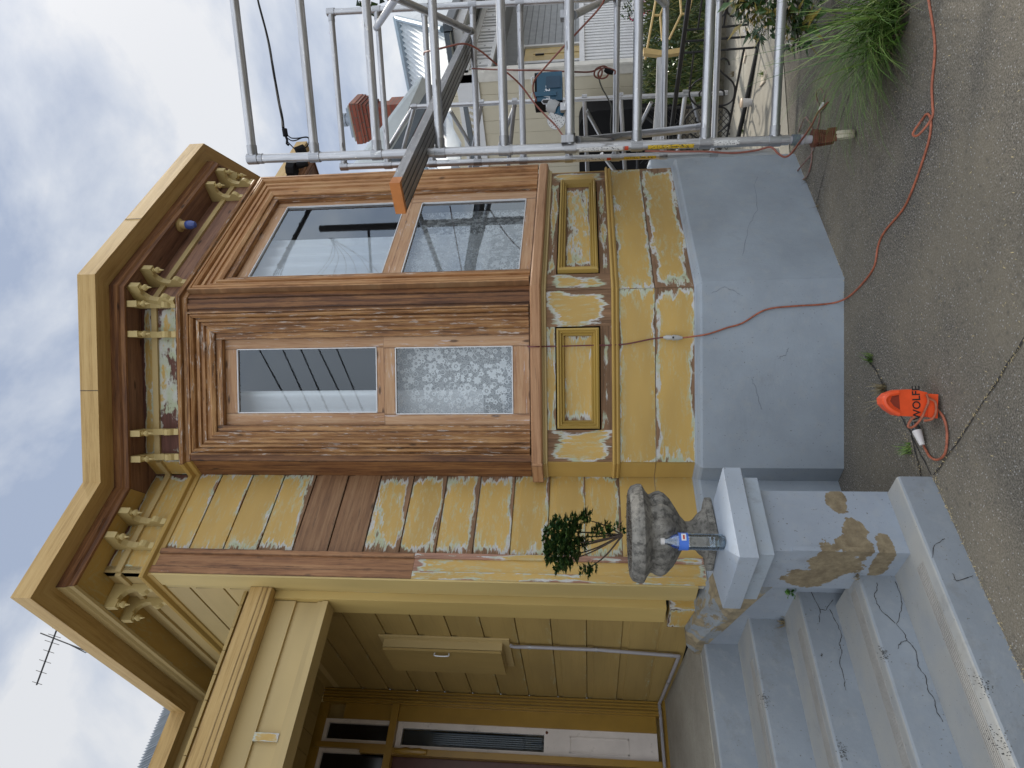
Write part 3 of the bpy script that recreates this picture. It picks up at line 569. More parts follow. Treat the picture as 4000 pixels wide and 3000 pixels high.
q = MB(); q.face([DW.w(xl2+.03, zmid, c-.02), DW.w(xr-.045, zmid, c-.02), DW.w(xr-.045, ztop-.045, c-.02), DW.w(xl2+.03, ztop-.045, c-.02)]); q.build('pane', GLASS, sid)
q = MB()
for i in range(7): a = xl2+.05+(xr-.045-xl2-.05)*i/7; q.tube([DW.w(a, zmid+.02, c-.05), DW.w(a, ztop-.30, c-.05)], .011, 8)
q.box(DW, xl2+.03, xr-.045, zmid, ztop-.045, c-.062, c-.058)
q.build('reeded_glass', m_plain('reeded_dark_glass', (.022, .032, .042), .18, .2, bump=0), sid)
q = MB(); pr = (xl2+.035, xr-.05, zbt+.22, zmid-.20)
for bx in ((pr[0], pr[1], pr[2], pr[2]+.008), (pr[0], pr[1], pr[3]-.008, pr[3]), (pr[0], pr[0]+.008, pr[2], pr[3]), (pr[1]-.008, pr[1], pr[2], pr[3])): q.box(DW, *bx, c, c+.006)
q.build('panel_moulding', WHTW, sid)
q = MB(); q.lathe(DW.w(xr-.03, zmid-.02, c), [(.001, 0), (.011, 0), (.011, .006), (.001, .007)], 10, (0, -1, 0)); q.build('door_bell', RUST, sid)
b = MB(); b.box(DW, xl2-.05, xl2-.002, .99, 3.4, -.06, .02, grain='z'); b.box(DW, XL, x0, ztop+.002, ztop+.06, -.06, .03, grain='a'); b.box(DW, xr, x0, zbt, 3.6, -.06, -.005, grain='z'); b.box(DW, XL, x1, .93, .985+.02, -.06, .055, grain='a'); part('door_frame', OCH, b)
q = MB(); a = xl2-.026; q.lathe(DW.w(a, ztop-.28, .03), [(.001, 0), (.016, .0), (.028, .06), (.022, .13), (.030, .17), (.018, .24), (.012, .26)], 10); part('carved_boss', OCH, q, smooth=True)
b = MB(); tz0 = ztop+.062; tz1 = DW.z(1265, 2850, c)
for aa0, aa1 in ((xl2+.02, xr), (xl2-.42, xl2-.02)):
    b.box(DW, aa0, aa0+.03, tz0, tz1, -.06, c); b.box(DW, aa1-.03, aa1, tz0, tz1, -.06, c); b.box(DW, aa0+.03, aa1-.03, tz1-.03, tz1, -.06, c)
tr = part('transom_window', WHTW, b)
q = MB(); q.face([DW.w(xl2-.42, tz0, c-.03), DW.w(xr, tz0, c-.03), DW.w(xr, tz1, c-.03), DW.w(xl2-.42, tz1, c-.03)]); q.build('pane', m_plain('black_transom_glass', (.004, .004, .005), .12, bump=0), tr)
q = MB(); q.box(DW, xl2-.02, xl2+.02, tz0, tz1+.04, -.06, .01, grain='z'); q.box(DW, XL, x0, tz1, tz1+.3, -.06, -.01, grain='a'); part('transom_bar', OCH, q)
b = MB(); b.box(DW, XL, xl2-.052, 1.0, ztop, -.06, -.04, grain='z'); dr = part('front_door', MAROON, b)
# main roof seen past the eave
pn = V((0, -math.sin(math.radians(44)), math.cos(math.radians(44)))); pp = V((0, YD-.3, 4.90))
def onr(x, y): return on(x, y, pp, pn)
r0 = onr(655, 2745); r1 = onr(544, 3000); rd = (r1-r0); top = [r0, r0+rd*2.2]
b = MB(); e_ = V((1, 0, 0)); dn = e_.cross(pn).normalized(); 
if dn.z > 0: dn = -dn
nx = 90; 
xa, xb = r0.x, r0.x+rd.x*2.2
pv = None
for i in range(nx*4+1):
    x = xa+(xb-xa)*i/(nx*4); t = (x-r0.x)/rd.x; up = r0+rd*t; h = .022*math.sin(i*math.pi/2*.55); lo = V((x, pp.y, pp.z)); q2 = (up+pn*h, lo+pn*h)
    if pv: b.face([pv[0], q2[0], q2[1], pv[1]])
    pv = q2
roof = part('roof', m_plain('dark_roof_iron', (.26, .29, .32), .4, .3, .1, 5, 0), b, smooth='all')
# soffit light
lp = on(700, 880, (0, 0, 4.70), (0, 0, 1)); lp.y = max(lp.y, 2.683-.16)
sl_ = thing('soffit_light', lp, 'small blue glass lamp in a round cream holder under the bay eave', 'lamp')
b = MB(); b.lathe(lp, [(.001, 0), (.05, 0), (.052, .012), (.032, .02), (.032, .06), (.001, .062)], 16, (0, 0, -1)); b.build('lamp_holder', YCL, sl_, True)
b = MB(); b.lathe(lp-Z*.055, [(.028, 0), (.034, .02), (.034, .05), (.022, .078), (.001, .088)], 16, (0, 0, -1)); b.build('lamp_glass', BULB, sl_, True)
# electrical cabinet on the porch side wall
ym0 = S.a(1963, 2502); zm1 = S.z(1505, 2491); zm0 = S.z(1963, 2502); cab = .17
pA = on(1961, 2553, (0, ym0, 0), (0, 1, 0)); cab = XS-pA.x
ym1 = Fr((XS-cab, 0), (0, 1), (-1, 0)).a(1977, 2636)
mc = thing('meter_cabinet', (XS-.05, (ym0+ym1)/2, zm0), 'cream painted electrical meter cupboard on the porch side wall', 'cupboard')
b = MB(); b.box(S, ym0, ym1, zm0, zm1, .004, cab-.02, grain='z'); b.build('cabinet_body', YCL, mc)
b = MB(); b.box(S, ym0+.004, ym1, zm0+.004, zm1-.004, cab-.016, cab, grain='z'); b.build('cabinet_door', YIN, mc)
b = MB(); b.box(S, ym0-.05, ym1+.03, zm0-.05, zm1+.03, .004, .018, grain='z'); b.build('back_board', YCL, mc)
b = MB(); zh = (zm0+zm1)/2; b.tube(bez([S.w(ym0+.03, zh-.05, cab), S.w(ym0+.03, zh-.045, cab+.02), S.w(ym0+.03, zh+.045, cab+.02), S.w(ym0+.03, zh+.05, cab)], 4), .005, 8); b.build('handle', SILV, mc, True)
b = MB(); b.lathe(S.w(ym1+.06, zm1-.15, .03), [(.001, 0), (.012, .0), (.014, .05), (.008, .11), (.001, .12)], 10, (0, 0, -1)); o = b.build('pull_switch', BLK, None, True, label='black pull switch hanging behind the cream meter cupboard', category='switch')
# conduit
pts = [S.w(*S.px(x, y), .03) for x, y in ((1995, 2505), (2010, 2510), (2070, 2511), (2330, 2521), (2620, 2543), (2652, 2546))]
fl = lambda y: .887+(y-4.06)*.060
pc = [S.w(pts[-1].y, fl(pts[-1].y)+.05, .03), S.w(YD-.06, fl(5.6)+.05, .03), V((XS-.10, YD-.085, fl(5.6)+.05)), V((.4, YD-.085, fl(5.6)+.05))]
cp = thing('conduit_pipe', (XS-.03, pts[0].y, .95), 'thin grey conduit pipe clipped down the porch side wall and along the floor edge', 'pipe')
b = MB(); b.tube(pts[:-1]+[pts[-1]]+pc, .0125, 10); b.build('pipe', PVC, cp, True)
b = MB()
for p in (pts[3], pts[4], pts[2]): b.tube([p-Z*.008, p+Z*.008], .016, 10)
for p, d in ((pc[0].lerp(pc[1], .5), V((0, .01, 0))), (pc[2].lerp(pc[3], .12), V((.01, 0, 0))), (pc[2].lerp(pc[3], .3), V((.01, 0, 0)))): b.tube([p-d, p+d], .016, 10)
b.build('pipe_clip', CAST, cp)
# antenna on the roof
A = lambda x, y: hf(x, y, 7.6)
an = thing('tv_antenna', A(318, 2530), 'thin television aerial standing on the far roof against the sky', 'antenna')
b = MB(); b.tube([A(330, 2540), A(158, 2473)], .008, 6); b.tube([A(335, 2550), A(262, 2513)], .006, 6); b.tube([A(345, 2545), A(325, 2528)], .02, 6); b.build('mast', BLKM, an)
b = MB(); b.tube([A(222, 2458), A(143, 2675)], .010, 6); b.build('boom', BLKM, an)
for t, l in ((.0, 18), (.12, 26), (.24, 30), (.40, 22), (.58, 24), (.77, 22), (.97, 20)):
    x = 222+(143-222)*t; y = 2458+(2675-2458)*t; b = MB(); b.tube([A(x-l*.94, y-l*.3), A(x+l*.94, y+l*.3)], .004, 5); b.build('element', BLKM, an)
# ------------------------------------------------------------------ steps and pier
XW = 1.67
YR = [2.64, 2.99, 3.356, 3.69, 4.06]; ZR = [.154, .321, .496, .688, .887]
b = MB(); H = Fr((0, 0), (1, 0), (0, 1))       # along +Y
xr_ = [1.90, 1.60, XW+.02, XW+.02, XW+.02]; XSL = -1.3
for i in range(5):
    y0 = YR[i]; y1 = YR[i+1]+.02 if i < 4 else YR[i]+.25; z1 = ZR[i]; z0 = (ZR[i-1] if i else -.3)-.05
    nb = .012; P = [(y0, z0), (y0, z1-nb), (y0+nb*.35, z1-nb*.3), (y0+nb, z1), (y1, z1), (y1, z0)]
    F = Fr((0, 0), (0, 1), (1, 0)); b.prism(F, P, XSL, xr_[i])
st = thing('porch_steps', (.9, 3.3, 0), 'flight of five cracked blue grey concrete steps up to the porch', 'steps')
b.build('step_flight', BLUES, st, 'edge')
b = MB(); F = Fr((0, 0), (0, 1), (1, 0)); b.prism(F, [(4.20, .3), (4.20, .893), (5.70, .99), (5.70, .3)], XSL, XS); b.build('porch_floor', FLOOR, st)
b = MB()
for i in range(4):
    y0 = YR[i]+.065; zz = ZR[i]
    for k in range(6): b.box(Fr((0, 0), (1, 0), (0, 1)), XSL, xr_[min(i+1, 4)]-.10-.04*i, zz, zz+.003, y0+k*.0125, y0+k*.0125+.006)
b.build('tread_groove', m_plain('groove_grime', (.30, .29, .265), .9, bump=0), st)
def ribbon(mb, pts, F, c, wd):
    for i in range(len(pts)-1):
        a, z = pts[i]; a2, z2 = pts[i+1]; d = math.hypot(a2-a, z2-z) or 1; nx_, nz = -(z2-z)/d, (a2-a)/d; w0 = wd*(.5+random.random()); w1 = wd*(.5+random.random())
        mb.face([F.w(a-nx_*w0, z-nz*w0, c), F.w(a2-nx_*w1, z2-nz*w1, c), F.w(a2+nx_*w1, z2+nz*w1, c), F.w(a+nx_*w0, z+nz*w0, c)])
def jag(P, n=5, j=.010):
    out = []
    for i in range(len(P)-1):
        for k in range(n): t = k/n; out.append((P[i][0]+(P[i+1][0]-P[i][0])*t+random.uniform(-j, j)*(k > 0), P[i][1]+(P[i+1][1]-P[i][1])*t+random.uniform(-j, j)*(k > 0)))
    return out+[P[-1]]
ZS = lambda x, y: (2800+x/2.212, 2250+y/2.212)
cr = {1: [[(1540, 50), (1590, 180), (1595, 300), (1550, 415), (1620, 500), (1640, 560), (1720, 650), (1735, 780), (1800, 860), (1820, 980), (1880, 1070), (1900, 1180), (1950, 1260)], [(1380, 60), (1385, 120), (1360, 160), (1380, 240), (1450, 330), (1540, 410)], [(1640, 560), (1590, 570), (1565, 630)]],
      2: [[(815, 140), (890, 290), (885, 400)], [(890, 295), (945, 295), (1005, 205)], [(975, 290), (1050, 430), (1080, 520), (1055, 580), (1080, 640), (1060, 750), (1095, 880), (1115, 990)]], 3: []}
for i, ls in cr.items():
    F = Fr((0, YR[i]), (1, 0), (0, -1))
    for l in ls: b = MB(); ribbon(b, jag([F.px(*ZS(*p)) for p in l], 4, .0035), F, .0022, .0013); b.build('crack', CRK, st)
F0 = Fr((0, YR[0]), (1, 0), (0, -1))
for l in ([(3690, 2105), (3650, 2130), (3640, 2180)], [(3720, 2240), (3735, 2270), (3800, 2250)]): b = MB(); ribbon(b, jag([F0.px(*p) for p in l], 4, .003), F0, .0022, .0012); b.build('crack', CRK, st)
MOULD = m_plain('mould', (.085, .085, .08), .9, bump=0)
for i, (x, y, r) in enumerate(((2988, 2735, 34), (3450, 2555, 30), (3838, 2670, 42), (3900, 2900, 50), (3290, 2935, 30), (3210, 2560, 10))):
    F = Fr((0, YR[(3, 1, 0, 0, 2, 2)[i]]), (1, 0), (0, -1)); a0, z0 = F.px(x, y); b = MB()
    for k in range(60 if r > 20 else 8):
        t = random.gauss(0, .34)*r/850*1.5; u = random.gauss(0, .30)*r/850; s_ = random.uniform(.0008, .0020); F2 = F
        b.face([F.w(a0+t-s_, z0+u-s_*1.6, .0021), F.w(a0+t+s_, z0+u-s_, .0021), F.w(a0+t+s_*.7, z0+u+s_*1.8, .0021), F.w(a0+t-s_, z0+u+s_, .0021)])
    b.build('mould_stain', MOULD, st, kind='stuff')

# pier
PX0, PX1, PY0, PY1 = 1.58, 1.91, 2.78, 3.13
pier = thing('gate_pier', ((PX0+PX1)/2, (PY0+PY1)/2, .154), 'square blue grey pier with a stepped cap and flaking paint beside the steps', 'pier')
b = MB(); b.solid([V((x, y, .14)) for x, y in ((PX0, PY0), (PX1, PY0), (PX1, PY1), (PX0, PY1))], [V((x, y, .78)) for x, y in ((PX0, PY0), (PX1, PY0), (PX1, PY1), (PX0, PY1))]); b.box(Fr((0, PY0), (1, 0), (0, -1)), PX0, PX0+.022, .27, .66, 0, .008); b.build('shaft', BLUEP, pier)
def ringbox(b, levels):
    P = [[V((PX0-o, PY0-o, z)), V((PX1+o, PY0-o, z)), V((PX1+o, PY1+o, z)), V((PX0-o, PY1+o, z))] for o, z in levels]
    for k in range(len(P)-1):
        for i in range(4): j = (i+1) % 4; b.face([P[k][i], P[k][j], P[k+1][j], P[k+1][i]])
    b.face(P[0]); b.face(P[-1])
zc = [Fr((0, PY0-.045), (1, 0), (0, -1)).z(x, 2163) for x in (3025, 2957)]; zc2 = Fr((0, PY0-.075), (1, 0), (0, -1)).z(2884, 2163)
b = MB(); ringbox(b, [(.045, zc[0]), (.045, zc[1]-.004), (.04, zc[1])]); b.build('lower_cap', m_blue('weathered_cap_paint', (.33, .38, .43), dirt=.7), pier)
b = MB(); ringbox(b, [(.075, zc[1]), (.08, zc[1]+.004), (.08, zc2-.003), (.076, zc2), (-.04, zc2+.045)]); b.build('upper_cap', BLUEC, pier)
ZCAP = zc2+.045
# wing wall between pier and house
F = Fr((XW, 0), (0, 1), (-1, 0))
wing = thing('wing_wall', (XW+.1, 3.6, .5), 'low stained concrete wing wall running from the pier up to the porch', 'wall')
pz = [F.px(x, y) for x, y in ((3088, 2351), (2960, 2385), (2867, 2405))]
b = MB(); b.prism(F, [(PY1-.03, .2), (PY1-.03, .60), (3.30, .66), (3.55, .745), (3.8, .82), (4.05, .90), (4.20, .90), (4.20, .6), (4.0, .2)], -.2, 0); b.build('wall_face', BLUEP, wing)
lv = [(PY1-.02, .66, .80), (3.30, .70, .84), (3.55, .78, .89), (3.8, .85, .95), (4.05, .93, .99), (4.22, .93, .97)]
b = MB()
for i in range(len(lv)-1):
    (y0, a0, t0), (y1, a1, t1) = lv[i], lv[i+1]
    for (x0_, x1_, u, v) in ((XW-.004, XW+.05, 'a', 't'), (XW+.05, XS+.02, 't', 't')):
        za, zb_ = (a0, a1) if u == 'a' else (t0, t1); zc_, zd = t0, t1
        b.face([V((x0_, y0, za)), V((x0_, y1, zb_)), V((x1_, y1, zd)), V((x1_, y0, zc_))])
for i in range(len(lv)-1): b.face([V((XW-.004, lv[i][0], lv[i][1]-.07)), V((XW-.004, lv[i+1][0], lv[i+1][1]-.07)), V((XW-.004, lv[i+1][0], lv[i+1][1])), V((XW-.004, lv[i][0], lv[i][1]))])
b.face([V((XW-.004, 4.22, .6)), V((XS, 4.22, .6)), V((XS, 4.22, .97)), V((XW+.05, 4.22, .97)), V((XW-.004, 4.22, .93))])
b.build('coping', CONC, wing)
# ------------------------------------------------------------------ ground
def struct(name, mt, mb, **kw): return mb.build(name, mt, None, kind='structure', **kw)
b = MB(); xs = [-30, -6, 0, 3.3, 6, 9, 14, 20, 40]; ys = [-30, -6, 0, 3, 8, 14, 40]
for i in range(len(xs)-1):
    for j in range(len(ys)-1):
        b.face([V((x, y, -.034*max(0, min(x, 60)-3.3))) for x, y in ((xs[i], ys[j]), (xs[i+1], ys[j]), (xs[i+1], ys[j+1]), (xs[i], ys[j+1]))])
struct('driveway', GROUND, b)
def gsheet(pts, h=.004): return [V((p.x, p.y, gz(p.x, p.y)+h)) for p in pts]
b = MB(); b.face(gsheet([gnd(*p) for p in ((3090, 640), (3060, 200), (3010, -80), (2700, -80), (2780, 640))], .006)); struct('path', PATH, b)
# joints
b = MB()
def joint(P, wd=.004):
    Q = [gnd(*p) for p in P]; Q2 = []
    for i in range(len(Q)-1):
        for k in range(8): t = k/8; p = Q[i].lerp(Q[i+1], t); Q2.append(p+V((random.uniform(-1, 1)*.003, random.uniform(-1, 1)*.003, 0)))
    Q2.append(Q[-1])
    for i in range(len(Q2)-1):
        d = (Q2[i+1]-Q2[i]); s_ = V((-d.y, d.x, 0)).normalized()*wd*random.uniform(.6, 1.3); b.face([q for q in gsheet([Q2[i]-s_, Q2[i+1]-s_, Q2[i+1]+s_, Q2[i]+s_], .003)])
joint([(3650, 1855), (3760, 1700), (4010, 1310)]); joint([(3380, 1390), (3420, 1440), (3480, 1560), (3560, 1690), (3600, 1860)], .006); joint([(3560, 1700), (3640, 1855)]); joint([(3335, 330), (3250, 560), (3190, 800)], .003)
struct('ground_joint', CRK, b)
# litter along joints and plinth foot
b = MB()
def flake(p, s_, h=.006):
    a = random.uniform(0, 6.28); d = V((math.cos(a), math.sin(a), random.uniform(0, .5)))*s_; e = V((-math.sin(a), math.cos(a), 0))*s_*.22; p = V((p.x, p.y, gz(p.x, p.y)+h)); b.face([p-d, p+e, p+d, p-e], None, (0, random.random()))
for _ in range(520):
    p = gnd(random.uniform(3120, 3995), random.uniform(5, 1850)); flake(p, random.uniform(.0025, .008))
for P, n in ((((3297, 1086), (3282, 1830)), 170), (((3297, 1086), (3105, 600)), 90), (((3645, 1861), (4000, 2671)), 220), (((3650, 1855), (4000, 1330)), 130), (((3420, 1440), (3600, 1860)), 120)):
    A_, B_ = gnd(*P[0]), gnd(*P[1])
    for _ in range(n): p = A_.lerp(B_, random.random())+V((random.uniform(-.012, .0), random.gauss(0, .012)-.012, 0)); flake(p, random.uniform(.003, .008))
b.build('leaf_litter', CRKL, None, kind='stuff', label='scattered dry petals and litter on the dark concrete', category='litter')
# cracks in plinth (part of house)
HAIR = m_plain('hairline', (.16, .18, .21), .9, bump=0)
for F, P in ((R, [(2900, 1000), (2925, 880), (2960, 820), (2945, 720), (2960, 690)]), (R, [(2790, 625), (2830, 560)]), (D, [(2935, 1475), (2945, 1500), (2975, 1600)]), (D, [(2780, 1145), (2830, 1120), (2890, 1150)]), (D, [(3080, 1360), (3070, 1385), (3040, 1400)])):
    b = MB(); ribbon(b, jag([F.px(x, y, .06) for x, y in P], 6, .006), F, .0615, .0010); b.build('plinth_crack', HAIR, HOUSE)
# ------------------------------------------------------------------ weeds
def tuft(name, base, n, L, lean, mt, label, cat='weed', width=.003, spread=.03, arch=.5, group=None):
    b = MB()
    for _ in range(n):
        a = random.uniform(0, 6.28); r = random.uniform(0, spread); p = base+V((r*math.cos(a), r*math.sin(a), 0)); d = (V((random.gauss(0, .5), random.gauss(0, .5), 1))+V(lean)*random.uniform(.5, 1.3)).normalized(); l = L*random.uniform(.4, 1.1); wd = width*random.uniform(.6, 1.3)
        s_ = d.cross(Z); s_ = s_.normalized()*wd if s_.length > .01 else V((wd, 0, 0)); rr = random.random(); q = p; N = 6; prev = (q-s_, q+s_)
        for k in range(1, N+1):
            t = k/N; d = (d-Z*arch*.22*t).normalized(); q = q+d*l/N
            if q.z < gz(q.x, q.y)+.004: q.z = gz(q.x, q.y)+.004
            w_ = s_*(1-t*.92); cu = (q-w_, q+w_); b.face([prev[0], prev[1], cu[1], cu[0]], None, (0, rr)); prev = cu
    kw = dict(label=label, category=cat)
    if group: kw['group'] = group
    return b.build(name, mt, None, **kw)
tuft('weed', gnd(3405, 1400), 46, .085, (-.3, -.2, 0), GRASS, 'small grassy weed in the joint, nearest the bay corner', group='weeds growing in the concrete joints')
tuft('weed', gnd(3455, 1515), 60, .10, (-.4, .1, 0), DRY, 'dry straw coloured weed in the joint above the orange box', group='weeds growing in the concrete joints')
tuft('weed', gnd(3555, 1752), 44, .075, (-.1, .4, 0), GRASS, 'green weed in the joint beside the white plug', group='weeds growing in the concrete joints')
tuft('weed', gnd(3465, 1560), 12, .14, (.1, .5, 0), DRY, 'thin pale dry stalks lying beside the orange box', group='weeds growing in the concrete joints')
for (x, y, n) in ((3290, 1110, 26), (3285, 1230, 12), (3150, 700, 12), (3200, 800, 10)): tuft('weed', gnd(x, y)+V((0, .01, .0)), n, .07, (-.5, -.3, 0), DRY, {1110: 'dead brown weed at the foot of the bay corner', 1230: 'dead twiggy weed at the foot of the plinth below the left window', 700: 'dead wispy weed at the plinth foot below the castor', 800: 'dead wispy weed at the plinth foot below the right window'}[y], group='dead weeds along the plinth')
b = MB(); p = V((XW-.01, 3.345, .50))
for _ in range(26): a = random.uniform(0, 6.28); b.leaf(p+V((random.gauss(0, .012), random.gauss(0, .015), random.uniform(0, .05))), (math.cos(a), math.sin(a), .5), Z, .028, .022)
b.build('step_weed', m_leaf('clover_leaf', (.04, .12, .02), (.08, .22, .03), (.14, .28, .05)), None, label='bright green leafy weed in the corner of the steps beside the pier', category='weed')
tuft('weed', V((XW-.02, 3.68, .50)), 30, .07, (-.5, .1, .1), DRY, 'brown tangled weed where the steps meet the wing wall', group='weeds growing beside the steps')
tuft('weed', V((PX0-.01, 2.97, .325)), 26, .03, (-.5, .1, .1), DRY, 'small brown moss clump at the foot of the pier', group='weeds growing beside the steps')
# grass clump at right edge
GB_ = gnd(3490, 30)
tuft('grass_clump', GB_, 520, .78, (-.75, .50, -.05), GRASS, 'large clump of long green grass leaning over the driveway edge', 'grass', .0048, .24, 1.15)
tuft('grass_stalks', GB_+V((-.1, .1, 0)), 40, .85, (-.9, .5, -.35), DRY, 'fine dry seed stalks sprawling from the long grass', 'grass', .0018, .16, .6)
b = MB()
for _ in range(160): p = GB_+V((random.gauss(-.05, .10), random.gauss(-.02, .1), 0)); flake(p, random.uniform(.01, .022), random.uniform(.004, .04))
b.build('dead_leaves', DRY, None, kind='stuff', label='dead leaves heaped under the long grass', category='litter')
# leathery shrub with pale flowers
SB = hf(3040, -170, 4.6)
sh = thing('flowering_shrub', V((SB.x, SB.y, gz(SB.x, SB.y))), 'leathery leaved shrub with white blossom and orange leaves at the right edge', 'shrub')
b = MB(); tw = MB(); fl_ = MB()
for (x, y, n, f) in ((2930, 20, 24, 4.5), (3010, 60, 26, 4.3), (3090, 30, 26, 4.4), (3140, 110, 18, 4.3), (2960, 95, 14, 4.5), (3150, 10, 20, 4.5), (3030, -40, 30, 4.5), (2900, -30, 20, 4.6), (3120, 150, 12, 4.3)):
    c0 = hf(x, y, f); tw.tube([V((SB.x, SB.y, .1)), c0.lerp(SB, .5)+Z*.08, c0], .007, 6, r2=.003)
    for _ in range(int(n*2.0)):
        a = random.uniform(0, 6.28); e = random.uniform(-.5, .9); b.leaf(c0+V((random.gauss(0, .045), random.gauss(0, .045), random.gauss(0, .045))), (math.cos(a)*math.cos(e), math.sin(a)*math.cos(e), math.sin(e)*.8), Z, random.uniform(.10, .17), random.uniform(.036, .056), .12)
for (x, y) in ((2925, 60), (2935, 110), (2968, 90), (3080, 15), (2985, 115), (3072, 150)):
    c0 = hf(x, y, 4.25)
    for _ in range(16): a = random.uniform(0, 6.28); fl_.leaf(c0+V((random.gauss(0, .018), random.gauss(0, .018), random.gauss(0, .018))), (math.cos(a), math.sin(a), random.uniform(-.3, .6)), Z, .036, .02)
tw.build('stem', BARK, sh); b.build('foliage', LEAFR, sh); fl_.build('blossom', m_leaf('pale_blossom', (.62, .58, .50), (.72, .68, .64), (.55, .38, .14), .6), sh)
# ------------------------------------------------------------------ urn, plant, bottle
u0 = V(((PX0+PX1)/2-.0, (PY0+PY1)/2, ZCAP)); 
ub = on(2800, 2086, (0, u0.y, 0), (0, 1, 0)); u0.x = ub.x
ur = thing('urn', u0, 'weathered grey stone urn with a fluted bowl standing on the pier cap', 'urn')
HU = Fr((0, u0.y), (1, 0), (0, -1)).z(2452, 2086)-ZCAP; RU = .5*369/FPX*(u0.dot(FH))
k = HU/.47; r_ = RU/.24
b = MB(); sq = [(.118, 0), (.126, .006), (.126, .04), (.110, .05)]
P = [[u0+V((sx*o*r_, sy*o*r_, z*k)) for sx, sy in ((-1, -1), (1, -1), (1, 1), (-1, 1))] for o, z in sq]
rot = Matrix.Rotation(math.radians(8), 3, 'Z'); P = [[u0+rot@(p-u0) for p in q] for q in P]
for i in range(3):
    for a in range(4): c = (a+1) % 4; b.face([P[i][a], P[i][c], P[i+1][c], P[i+1][a]])
b.face(P[0]); b.face(P[-1]); b.build('urn_foot', URN, ur)
rib = lambda t, h: 1+(.12*(abs(math.sin(t*7))-.6) if .16 < h/k < .345 else 0)
b = MB(); b.lathe(u0, [(r*r_, z*k) for r, z in ((.125, .045), (.112, .06), (.100, .078), (.072, .105), (.060, .125), (.060, .150), (.082, .176), (.125, .205), (.162, .232), (.188, .262), (.200, .292), (.195, .318), (.186, .338), (.190, .352), (.212, .372), (.236, .386), (.243, .394), (.243, .415), (.232, .448), (.212, .462), (.198, .455), (.0, .448))], 84, Z, rib); b.build('urn_bowl', URN, ur, True)
so_ = u0+Z*.452*k; b = MB()
for _ in range(420): a = random.uniform(0, 6.28); q = math.sqrt(random.random())*.19*r_; p = so_+V((q*math.cos(a), q*math.sin(a), random.uniform(-.004, .012))); d = V((random.gauss(0, 1), random.gauss(0, 1), random.uniform(0, .6))).normalized(); b.leaf(p, d, Z, random.uniform(.012, .03), .004)
b.build('soil', SOIL, None, kind='stuff', label='dark crumbly soil and mulch filling the urn', category='soil')
pl = thing('potted_shrub', so_, 'small round topped shrub with glossy dark leaves growing in the stone urn', 'shrub')
b = MB(); lf = MB(); HT = hf(2200, 2140, u0.dot(FH)); 
def up(x, y, dz=0): q = on(x, y, (u0.x, u0.y, 0), FH); return q+FH*dz
ends = [(2290, 2030, 0), (2180, 2085, .05), (2200, 2120, -.05), (2230, 2175, .02), (2300, 2220, .0), (2150, 2150, .0), (2190, 2190, -.04), (2255, 2110, .06)]
base = up(2432, 2090)
for x, y, dz in ends: e = up(x, y, dz); mid = base.lerp(e, .5)+FH*.01; b.tube(bez([base, mid+(V((e.x, e.y, mid.z))-mid)*.25, e], 4), .0055, 6, r2=.0025)
b.build('stem', BARK, pl)
cl = []
for _ in range(430):
    u_ = V((random.gauss(0, 1), random.gauss(0, 1), random.gauss(0, 1))).normalized()*random.random()**.45; cl.append(up(2206+u_.x*80-u_.y*8, 2118+u_.y*118, u_.z*.13))
for x, y, dz, n in ((2285, 2022, 0, 34), (2302, 2222, 0, 20), (2330, 2075, 0, 14), (2375, 2068, 0, 10), (2405, 2060, 0, 6), (2275, 2120, 0, 16)): cl += [up(x+random.gauss(0, 14), y+random.gauss(0, 12), dz+random.gauss(0, .015)) for _ in range(n)]
for c0 in cl:
    ax = (c0-up(2270, 2122)).normalized()+Z*.5
    for k2 in range(9): a = random.uniform(0, 6.28); d = V((math.cos(a), math.sin(a), random.uniform(-.25, .5)))+ax*.6; lf.leaf(c0, d, Z, random.uniform(.022, .036), random.uniform(.014, .020), .2)
lf.build('foliage', LEAFD, pl)
bt = on(2826, 2118, (0, PY0+.02, 0), (0, 1, 0)); bt.z = ZCAP-.014
bot = thing('water_bottle', bt, 'clear plastic water bottle with a blue label standing in front of the urn', 'bottle')
BH = Fr((0, bt.y), (1, 0), (0, -1)).z(2583, 2128)-bt.z; kb = BH/.31; rb = .042*kb
b = MB(); pr_ = [(.001, .004), (rb*.8, 0), (rb, .012)]
for i in range(9): pr_ += [(rb*.965, .03*kb+i*.016*kb), (rb, (.038+i*.016)*kb)]
pr_ += [(rb*1.02, .185*kb), (rb, .215*kb), (rb*.82, .245*kb), (rb*.5, .27*kb), (.014, .283*kb), (.0135, .295*kb)]
b.lathe(bt, pr_, 24); b.build('bottle_body', WATER, bot, True)
b = MB(); b.lathe(bt, [(rb*1.04, .178*kb), (rb*1.04, .225*kb)], 24); b.build('label', LABB, bot, True)
b = MB(); F = Fr((0, bt.y-rb*1.0), (.9, -.25), (-.25, -.9)); F.o = V((bt.x, bt.y, 0)); n_ = F.n; b.box(F, -.006, .026, bt.z+.19*kb, bt.z+.213*kb, rb*.98, rb*1.07); b.build('label_patch', WHT, bot)
b = MB(); b.box(F, .0, .020, bt.z+.197*kb, bt.z+.206*kb, rb*1.07, rb*1.085); b.build('label_mark', RED, bot)
b = MB(); b.lathe(bt+Z*.292*kb, [(.001, 0), (.0155, 0), (.0155, .018), (.001, .0185)], 16); b.build('bottle_cap', WPL, bot, True)
b = MB(); b.lathe(bt, [(.001, .006), (rb*.93, .006), (rb*.93, .05*kb), (.001, .05*kb)], 20); b.build('water', m_glass('water_in_bottle', (.82, .88, .9), 1.0), bot, True)
